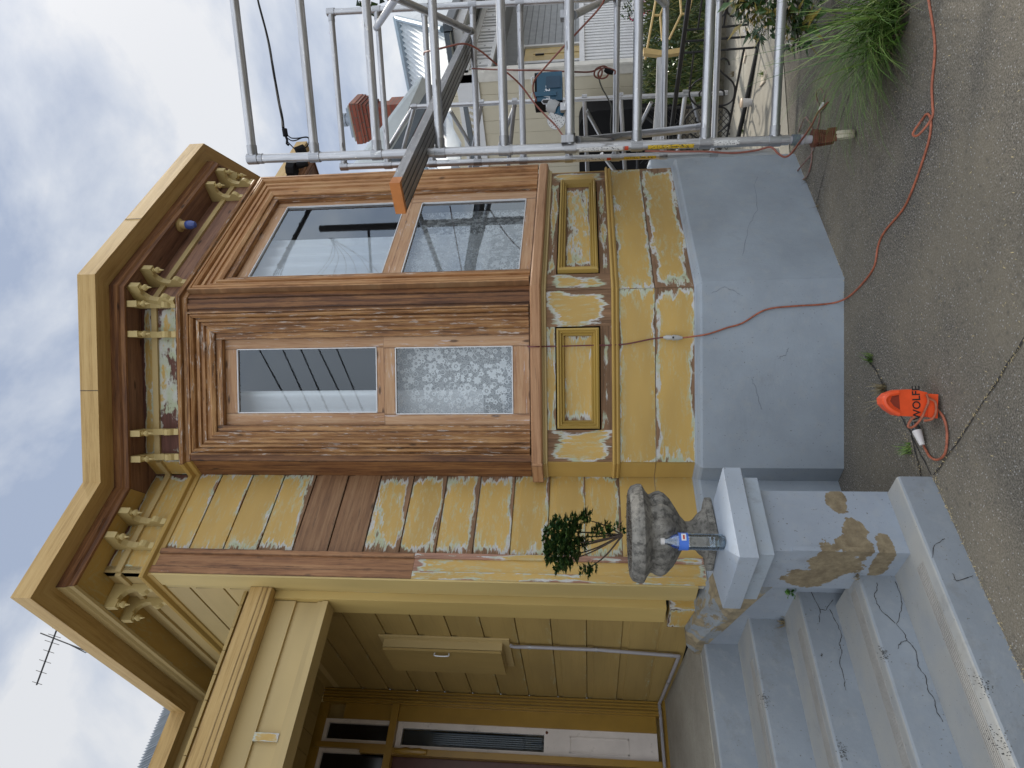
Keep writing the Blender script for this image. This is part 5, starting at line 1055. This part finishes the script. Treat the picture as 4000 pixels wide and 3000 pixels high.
# roof
pe = on(1744, 113, (0, 0, 3.62), (0, 0, 1)); zeave = 3.62
ex, ey = pe.x, pe.y
rx_ = ex+1.9; rp0 = on(1556, 70, (rx_, 0, 0), (1, 0, 0)); rz = rp0.z; ry0 = rp0.y
b = MB(); n = 90; pv = None; Ly = 8.5
for i in range(n*2+1):
    y = ey+(Ly)*i/(n*2); h = .030*(1 if (i % 2) else -1)
    lo = V((ex, y, zeave+.03)); hi = V((rx_, y, rz))
    if y < ry0: t = (y-ey)/max(.01, (ry0-ey)); hi = lo.lerp(hi, t)
    nn_ = V((-(rz-zeave), 0, rx_-ex)).normalized()*h; q = (lo+nn_, hi+nn_)
    if pv: b.face([pv[0], q[0], q[1], pv[1]])
    pv = q
np_('roof', IRON, b, label='pale corrugated iron roof slope')
b = MB(); b.face([V((ex, ey, zeave+.03)), V((rx_, ry0, rz)), V((rx_+4, ry0, rz)), V((ex+8, ey, zeave+.03))]); b.face([V((rx_, ry0, rz)), V((rx_, ey+Ly, rz)), V((rx_+2, ey+Ly, zeave)), V((rx_+2, ry0, zeave))]); np_('roof_far_slope', IRON, b)
b = MB(); b.tube([V((rx_, ry0-.02, rz+.03)), V((rx_, ey+Ly, rz+.03))], .07, 8); b.tube([V((ex, ey, zeave+.06)), V((rx_, ry0, rz+.03)), ], .05, 8); np_('ridge_cap', m_plain('blue_grey_ridge', (.30, .38, .44), .4, .3), b)
b = MB(); GF = Fr((ex, 0), (0, 1), (-1, 0)); b.box(GF, ey, ey+Ly, zeave-.10, zeave+.03, -.02, .10); GF2 = Fr((0, ey), (1, 0), (0, -1)); b.box(GF2, ex-.1, ex+8, zeave-.10, zeave+.028, -.02, .098); np_('gutter', GUT, b)
b = MB(); b.face([V((ex, ey, zeave-.08)), V((ex, ey+Ly, zeave-.08)), V((NX+.1, ey+Ly, zeave-.08)), V((NX+.1, ey, zeave-.08))]); b.face([V((ex, ey, zeave-.082)), V((ex+8, ey, zeave-.082)), V((ex+8, NY+.5, zeave-.082)), V((ex, NY+.5, zeave-.082))]); np_('eave_soffit', m_plain('pale_grey_soffit', (.52, .56, .55), .6), b)
b = MB(); b.box(GF, ey+.02, ey+Ly, zeave-.24, zeave-.1, -.06, .02); b.box(GF2, ex, ex+8, zeave-.24, zeave-.1, -.06, .018); b.box(NS, NY, NY+7.4, zeave-.45, zeave-.1, -.02, .03); np_('fascia', WHT, b)
b = MB(); A1 = GF
p1, p2 = hf(1650, 300, 8.8), hf(1395, 640, 7.8)
ln_ = MB(); w_ = V((0, 0, 0)); q1, q2 = hf(1685, 330, 8.9), hf(1500, 640, 7.9); ln_.solid([p1, p2, q2, q1], [p+Z*.05 for p in (p1, p2, q2, q1)]); np_('lean_to_roof', m_plain('bright_iron_sheet', (.66, .72, .75), .35, .35, .04), ln_)
p1, p2, q1, q2 = hf(1685, 331, 8.9), hf(1502, 640, 7.9), hf(1712, 331, 8.9), hf(1560, 640, 7.9); ln_ = MB(); ln_.solid([p1, p2, q2, q1], [p-V((.05, 0, -.02)) for p in (p1, p2, q2, q1)]); np_('lean_to_gutter', GUT, ln_)
lo_ = MB(); pv = None
for i in range(41):
    t = i/40; A_ = hf(1745, 460+t*170, 8.4); B_ = hf(1800+t*0, 560+t*90, 8.0); h = .012*(1 if i % 2 else -1); q = (A_+Z*h, B_+Z*h)
    if pv: lo_.face([pv[0], q[0], q[1], pv[1]])
    pv = q
np_('lower_roof', IRON, lo_)
ln_ = MB(); ln_.solid([hf(1806, 400, 8.3), hf(1846, 650, 7.8), hf(1870, 650, 7.8), hf(1822, 400, 8.3)], [p+FH*.1 for p in (hf(1806, 400, 8.3), hf(1846, 650, 7.8), hf(1870, 650, 7.8), hf(1822, 400, 8.3))]); np_('lower_gutter', GUT, ln_)
b = MB()
for i in range(9): p = hf(1835+i*0, 415+i*24, 8.5); q = hf(1856, 425+i*24, 8.5); b.tube([p, q], .02, 5)
np_('eave_block', CREAM, b)
# black water tank and chain link fence
TKx = NX-.55; TF = Fr((TKx, 0), (0, 1), (-1, 0)); ta0, tz1 = TF.px(2262, 440); 
ya = TF.a(2470, 425); yb = ya+2.6; zt_ = TF.z(2262, 560); zb_ = -1.0
tk = MB(); r_c = .28; P = [(ya, zb_), (yb, zb_), (yb, zt_-r_c)]+[(yb-r_c+r_c*math.cos(t*math.pi/12), zt_-r_c+r_c*math.sin(t*math.pi/12)) for t in range(1, 6)]+[(yb-r_c, zt_), (ya+r_c, zt_)]+[(ya+r_c-r_c*math.sin(t*math.pi/12), zt_-r_c+r_c*math.cos(t*math.pi/12)) for t in range(1, 6)]+[(ya, zt_-r_c)]
tk.prism(TF, P, -.45, 0); tk.build('slim_tank', BLK, None, label='slim black water tank with rounded corners against the cream wall', category='water tank')
cf_ = thing('chain_link_fence', hf(2700, 500, 7.9), 'low chain link fence with a black frame behind the scaffold, beside the black tank', 'fence')
def cfp(x, y): return hf(x, y, 7.95)
b = MB()
for i in range(17):
    x = 2500+i*22; b.tube([cfp(x, 430), cfp(x+190, 640)], .004, 4); b.tube([cfp(x+190, 430), cfp(x, 640)], .004, 4)
b.build('wire_mesh', BLKM, cf_)
b = MB(); b.tube([cfp(2490, 428), cfp(2780, 415)], .018, 8); b.tube([cfp(2500, 440), cfp(2790, 660)], .018, 8); b.tube([cfp(2490, 428), cfp(2490, 700)], .018, 8); b.build('fence_frame', BLKM, cf_)
# retaining wall, garden bed
b = MB(); p = [gnd(x, y) for x, y in ((2800, -60), (2790, 700))]; p = [hf(2870, -60, 8.2), hf(2800, 700, 8.6)]
for q in p: q.z = -.25
sv = FH*1.2
b.solid([p[0], p[1], p[1]+sv, p[0]+sv], [q+Z*.32 for q in (p[0], p[1], p[1]+sv, p[0]+sv)]); b.build('retaining_wall', m_plain('mossy_concrete', (.17, .15, .11), .9, 0, .3, 4, .6, dirt=(.06, .06, .03), dirtpos=.5), None, label='low mossy concrete retaining wall below the garden bed', category='wall')
b = MB(); p0, p1 = p[0]+sv*.9, p[1]+sv*.9
b.face([p0+Z*.30, p1+Z*.30, V((p1.x+2.2, p1.y+.3, .42)), V((p0.x+2.2, p0.y, .42))]); struct('garden_bed', m_plain('bed_soil', (.07, .055, .035), .95, 0, .4, 6, .8), b)
b = MB()
for _ in range(6500):
    x = random.uniform(2520, 2800); y = random.uniform(-60, 400); f = 9.3-(x-2520)/280*1.3+random.uniform(-.2, .2)
    p = hf(x, y, f); d = V((random.gauss(0, .6), random.gauss(0, .6), 1)).normalized(); b.leaf(p-d*.05, d, V((random.random(), random.random(), .1)), random.uniform(.06, .2), random.uniform(.008, .022))
b.build('garden_growth', m_leaf('undergrowth_leaf', (.02, .04, .012), (.06, .10, .02), (.20, .19, .05), .6), None, kind='stuff', label='unkempt green undergrowth in the bed behind the iron gate', category='undergrowth')
for nm, (x, y), n, rd, f in (('rose_bush', (2650, 200), 130, .14, 8.4), ('rose_bush', (2560, 290), 0, .1, 8.4)):
    if not n: continue
    b = MB(); c0 = hf(x, y, f)
    for _ in range(n): p = c0+V((random.gauss(0, rd), random.gauss(0, rd), random.gauss(0, rd))); b.leaf(p, (random.gauss(0, 1), random.gauss(0, 1), random.gauss(0, .6)), Z, .06, .045)
    b.build(nm, LEAFD, None, label='dark leaved low bush growing behind the iron gate', category='bush')
# hanging geranium
b = MB(); c0 = NF.w(*NF.px(2460, 90, .2), .2)
hg = thing('hanging_plant', c0, 'trailing plant with crimson flowers hanging in front of the white railing', 'plant')
for (x, y, n, rd) in ((2470, 50, 60, .08), (2500, 100, 60, .06), (2540, 30, 70, .09), (2525, 110, 40, .05), (2455, 20, 40, .07)):
    c = NF.w(*NF.px(x, y, .3), .3)
    for _ in range(n): b.leaf(c+V((random.gauss(0, rd), random.gauss(0, rd*.6), random.gauss(0, rd))), (random.gauss(0, 1), random.gauss(0, 1), random.gauss(0, .6)), Z, .05, .045)
b.build('foliage', LEAFD, hg)
b = MB()
for (x, y, n, rd) in ((2520, 20, 46, .035), (2522, 48, 40, .03), (2478, 70, 16, .03), (2500, -10, 30, .04)):
    c = NF.w(*NF.px(x, y, .4), .4)
    for _ in range(n): b.leaf(c+V((random.gauss(0, rd), random.gauss(0, rd*.6), random.gauss(0, rd*1.6))), (random.gauss(0, 1), random.gauss(0, 1), random.gauss(0, .6)), Z, .035, .03)
b.build('flowers', PINK, hg)
# yellow timber trellis frames and a stub of beam
yt = thing('timber_frame', hf(2560, 150, 8.0), 'thin yellow timber frame propped in front of the verandah base', 'timber frame')
T_ = lambda x, y, f=8.0: hf(2500+x/4.424, y/4.424, f)
for P in ([T_(275, 0), T_(90, 1030)], [T_(245, 265), T_(350, 262)], [T_(350, 262), T_(430, 60)], [T_(350, 262), T_(385, 700)], [T_(700, 0), T_(715, 240)], [T_(715, 240), T_(780, 240)], [T_(715, 240), T_(505, 680)], [T_(890, 0), T_(820, 340)]):
    b = MB(); b.tube(P, .014, 5); b.build('batten', TIMB, yt)
b = MB(); F_ = Fr((hf(2550, 205, 7.9).x, hf(2550, 205, 7.9).y), (RGT0.x, RGT0.y), (-FH.x, -FH.y)); P = [F_.px(2500+x/4.424, y/4.424) for x, y in ((55, 850), (395, 900), (700, 850), (700, 935), (395, 985), (60, 950))]; b.prism(F_, P, -.04, .04); b.build('timber_block', TIMB, yt)
# upright aluminium plank leaning by the tower
b = MB(); F_ = Fr((hf(2600, 300, 6.9).x, hf(2600, 300, 6.9).y), (RGT0.x, RGT0.y), (-FH.x, -FH.y)); P = [F_.px(*q) for q in ((2567, 224), (2598, 222), (2597, 368), (2592, 560), (2548, 560), (2563, 370))]
b.prism(F_, P, -.05, .0); b.build('leaning_plank', ALU, None, label='short grey aluminium plank propped upright behind the scaffold rungs', category='plank')
# wrought iron gate
GX = 6.9
IG = Fr((GX, 0), (0, 1), (-1, 0))
gate = thing('iron_gate', (GX, 2.8, -.1), 'open black wrought iron gate with scrollwork on the pale path', 'gate')
Q2_ = lambda x, y: IG.w(*IG.px(2500+x/4.424, y/4.424))
Q4 = lambda x, y: IG.w(*IG.px(2400+x/2.765, y/2.765))
def bar(P, r, nm='bar', sm=False, par=gate): b = MB(); b.tube(P, r, 8); return b.build(nm, BLKM, par, sm)
bar([Q4(815, -80), Q4(600, 1520)], .024, 'rail'); bar([Q4(1590, 340), Q4(1335, 1500)], .024, 'rail')
bar([Q2_(1075, -30), Q2_(1000, 500)], .009); bar([Q2_(930, 920), Q2_(850, 1548)], .009); bar([Q2_(1520, -30), Q2_(1445, 455)], .012); bar([Q2_(1800, 830), Q4(1210, 1500)], .012)
for A_, B_ in (((800, 520), (1870, 425)), ((775, 718), (2060, 618)), ((745, 915), (2020, 818))): bar([Q2_(*A_), Q2_(*B_)], .011)
scr = [[(1240, 700), (1225, 655), (1180, 630), (1130, 665), (1125, 730), (1170, 790), (1230, 840), (1285, 900), (1300, 980), (1280, 1070), (1220, 1125), (1140, 1140), (1060, 1140), (930, 1150), (860, 1115), (815, 1050), (815, 980), (860, 900), (950, 840)],
       [(1185, 1030), (1180, 985), (1140, 970), (1110, 985), (1060, 980), (960, 975), (920, 1000), (920, 1040)], [(1145, 1250), (1140, 1290), (1095, 1310)], [(880, 1270), (875, 1310), (910, 1330)],
       [(1090, 1450), (1180, 1390), (1240, 1320), (1245, 1240), (1200, 1175), (1120, 1155), (940, 1165), (850, 1190), (780, 1260), (765, 1330), (820, 1440), (910, 1500)]]
for l in scr: bar(bez([Q4(*p) for p in l], 4), .0095, 'scroll', True)
for l in ([(1690, 140), (1695, 200), (1650, 260), (1590, 280), (1530, 240), (1505, 170), (1530, 80), (1580, 30), (1660, -20)], [(1400, 295), (1460, 230), (1480, 150), (1460, 60), (1400, 0)]): bar(bez([Q2_(*p) for p in l], 4), .0095, 'scroll', True)
# cup, broken plaster pieces
cg = gnd(2930, 412); cu = thing('paper_cup', cg, 'white takeaway cup with a beige lid lying on the pale path behind the scaffold', 'cup')
ca = (gnd(2905, 425, .05)-gnd(2945, 395, .05)); c_a = hf(2948, 392, 6.45); c_b = hf(2938, 416, 6.4)
p_ = gnd(2938, 400, .0); b = MB(); b.lathe(p_+Z*.0, [(.001, 0), (.036, 0), (.046, .10), (.001, .101)], 20); b.build('cup_body', WPL, cu, True)
b = MB(); b.lathe(p_+Z*.10, [(.001, 0), (.048, 0), (.048, .008), (.040, .014), (.001, .014)], 20); b.build('cup_lid', m_plain('beige_lid', (.55, .42, .30), .5), cu, True)
for i, (P, l) in enumerate((([(2905, 195), (2915, 195), (2918, 215), (2910, 248), (2903, 235)], 'beige plaster fragment lying on the path under the gate bars'), ([(2985, 275), (2993, 272), (2996, 290), (2990, 320), (2972, 340), (2978, 300)], 'long beige plaster fragment beside a grass tuft at the path edge'))):
    b = MB(); Q = [gnd(*p, .006) for p in P]; b.solid(Q, [q+Z*.018 for q in Q]); b.build('plaster_piece', m_plain('beige_fragment', (.60, .52, .42), .7), None, label=l, category='debris')
tuft('weed', gnd(2990, 285), 60, .10, (-.3, .1, .2), GRASS, 'small green weed beside the long plaster fragment on the path', group='weeds on the path'); tuft('weed', gnd(2868, 290), 34, .09, (-.3, 0, .1), DRY, 'yellowish weed strip in the path joint behind the gate scroll', group='weeds on the path')
tuft('weed', gnd(2905, 510), 34, .07, (-.3, 0, .1), GRASS, 'little green weed beside the foot of the iron gate', group='weeds on the path')
# kerb edge between path and driveway
# chimney
ch = hf(1500, 460, 11.5)
chm = thing('brick_chimney', V((ch.x, ch.y, 3.8)), 'red brick chimney with corbelled top and a metal cowl above the neighbouring roof', 'chimney')
hc = lambda x: hf(x, 460, 11.5).z
def bx_(hw, z0, z1, mt, nm, par=chm, off=0):
    b = MB()
    C = V((ch.x, ch.y, 0)); r3 = Matrix.Rotation(math.radians(8), 3, 'Z')
    P = [C+r3@V((sx*hw, sy*hw*1.15, 0)) for sx, sy in ((-1, -1), (1, -1), (1, 1), (-1, 1))]
    for i in range(4):
        j = (i+1) % 4; l = (P[j]-P[i]).length; b.face([P[i]+Z*z0, P[j]+Z*z0, P[j]+Z*z1, P[i]+Z*z1], [(0, z0), (l, z0), (l, z1), (0, z1)])
    b.face([p+Z*z1 for p in P], [(0, 0)]*4); b.face([p+Z*z0 for p in P], [(0, 0)]*4); return b.build(nm, mt, par)
z1_, z0_ = hc(1400), hc(1720)
bx_(.205, z0_, hc(1480), BRICK, 'stack'); bx_(.245, z0_, hc(1530), BRICK, 'stack_base')
for i in range(5): bx_(.235+.016*i, hc(1480)+i*.06, hc(1480)+(i+1)*.06, BRICK, 'corbel_course')
bx_(.305, hc(1480)+.30, hc(1480)+.40, BRICK, 'corbel_course'); bx_(.27, hc(1480)+.40, hc(1480)+.44, m_plain('mortar_cap', (.28, .25, .2), .9), 'mortar_flaunching'); bx_(.22, hc(1480)+.44, hc(1480)+.50, m_plain('cowl_grey', (.22, .26, .30), .4, .4), 'cap_plate')
b = MB(); b.lathe(V((ch.x, ch.y, hc(1480)+.50)), [(.001, 0), (.10, 0), (.10, .10), (.115, .10), (.115, .22), (.001, .22)], 20); b.build('cowl', m_plain('cowl_metal', (.25, .28, .32), .35, .5), chm, True)
# ------------------------------------------------------------------ power pole across the street, mirrored in the bay windows
pb = V((5.0, -9.5, 0))
def refl(x, y, d):      # sight line bounced off the right-hand window
    p = on(x, y, (0, 2.683+.045, 0), (0, 1, 0)); r = (p-CAM).normalized(); r.y = -r.y; return p+r*(d/abs(r.y))
pt = refl(1250, 893, 10.0); pole = thing('power_pole', V((pt.x, pt.y, 0)), 'timber power pole with crossarms and wires standing across the street, seen mirrored in the window', 'power pole')
b = MB(); b.tube([V((pt.x, pt.y, -.2)), pt], .15, 10, r2=.12); b.build('pole', SALM, pole, True)
a1, a2 = refl(1215, 808, 10.0), refl(1275, 1040, 10.0); a2.z = a1.z
b = MB(); b.tube([a1+(a1-a2)*.2, a2], .07, 6); b.build('crossarm', SALM, pole)
a3 = refl(1440, 900, 10.0); b = MB(); b.tube([a3, refl(1450, 1070, 10.0)], .05, 6); b.build('crossarm', SALM, pole)
b = MB()
for t in (.1, .3, .5, .7, .95): p = a1.lerp(a2, t); b.lathe(p, [(.001, 0), (.04, 0), (.05, .1), (.02, .14), (.001, .14)], 8)
b.build('insulator', BLK, pole)
for k in range(5):
    p = a1.lerp(a2, .05+k*.22)+Z*.1; b = MB(); b.tube(bez([p+V((-22, -.6, .6+k*.5)), p+V((-9, -.3, -.3+k*.1)), p, p+V((9, .2, -.3)), p+V((22, .4, .6))], 6), .014, 5); b.build('wire', BLK, pole)
for k in range(7):
    p = refl(1295+random.uniform(-15, 15), 930, 9.8); q = refl(1200+k*50, 1080+random.uniform(-10, 30), 9.8); b = MB(); b.tube(bez([p, p.lerp(q, .5)-Z*.25, q], 5), .010, 4); b.build('service_wire', BLK, pole)
def reflD(x, y, d):
    p = on(x, y, D.o+D.n*-.05, D.n); r = (p-CAM).normalized(); r = r-D.n*2*r.dot(D.n); return p+r*(d/abs(r.dot(D.n)))
wl = thing('street_wires', reflD(1100, 1500, 9), 'five parallel street wires mirrored in the left bay window', 'wires')
for A_, B_ in (((650, 550), (925, 1055)), ((840, 550), (1070, 1055)), ((985, 545), (1210, 1055)), ((1130, 545), (1375, 1050)), ((1275, 540), (1490, 1050))):
    p = reflD(700+A_[0]/2.074, 1100+A_[1]/2.074, 9); q = reflD(700+B_[0]/2.074, 1100+B_[1]/2.074, 9); d = q-p; b = MB(); b.tube([p-d*4, p-d, p, q, q+d, q+d*4], .017, 5); b.build('wire', BLK, wl)
# trees out of view  to the right: they shade the driveway
def tree(name, base, h, cr, n, label, cz=None):
    t = thing(name, base, label, 'tree', 'trees shading the driveway'); b = MB(); b.tube([base-Z*.2, base+Z*h*.5, base+Z*h*.8], .12, 8, r2=.04); lf = MB(); c = base+Z*h
    for _ in range(9):
        a = random.uniform(0, 6.28); e = c+V((math.cos(a)*cr*.7, math.sin(a)*cr*.7, random.uniform(-.4, .5)*cr)); b.tube([base+Z*h*.5, e], .04, 6, r2=.01)
    b.build('trunk', BARK, t)
    for _ in range(n):
        u = V((random.gauss(0, 1), random.gauss(0, 1), random.gauss(0, 1))).normalized()*random.random()**.4; p = c+V((u.x*cr, u.y*cr, u.z*cr*.8)); lf.leaf(p, (random.gauss(0, 1), random.gauss(0, 1), random.gauss(0, .7)), Z, .20, .12)
    lf.build('crown', LEAFD, t)
tree('shade_tree', V((9.7, 1.65, -.2)), 4.5, 1.0, 420, 'tall leafy tree on the boundary just out of view, nearest the iron gate')
tree('shade_tree', V((7.6, -.15, -.2)), 1.7, .75, 700, 'low leafy bush just beyond the right edge of the view, nearest the long grass')
tree('shade_tree', V((11.6, 1.15, -.3)), 6.6, 1.3, 520, 'tallest leafy tree furthest along the boundary out of view')
tree('shade_tree', V((13.4, 1.7, -.3)), 8.8, 1.4, 900, 'very tall leafy tree added out of view behind the other boundary trees to shade the steps')  # unseen tree added to block the sun from the lowest steps
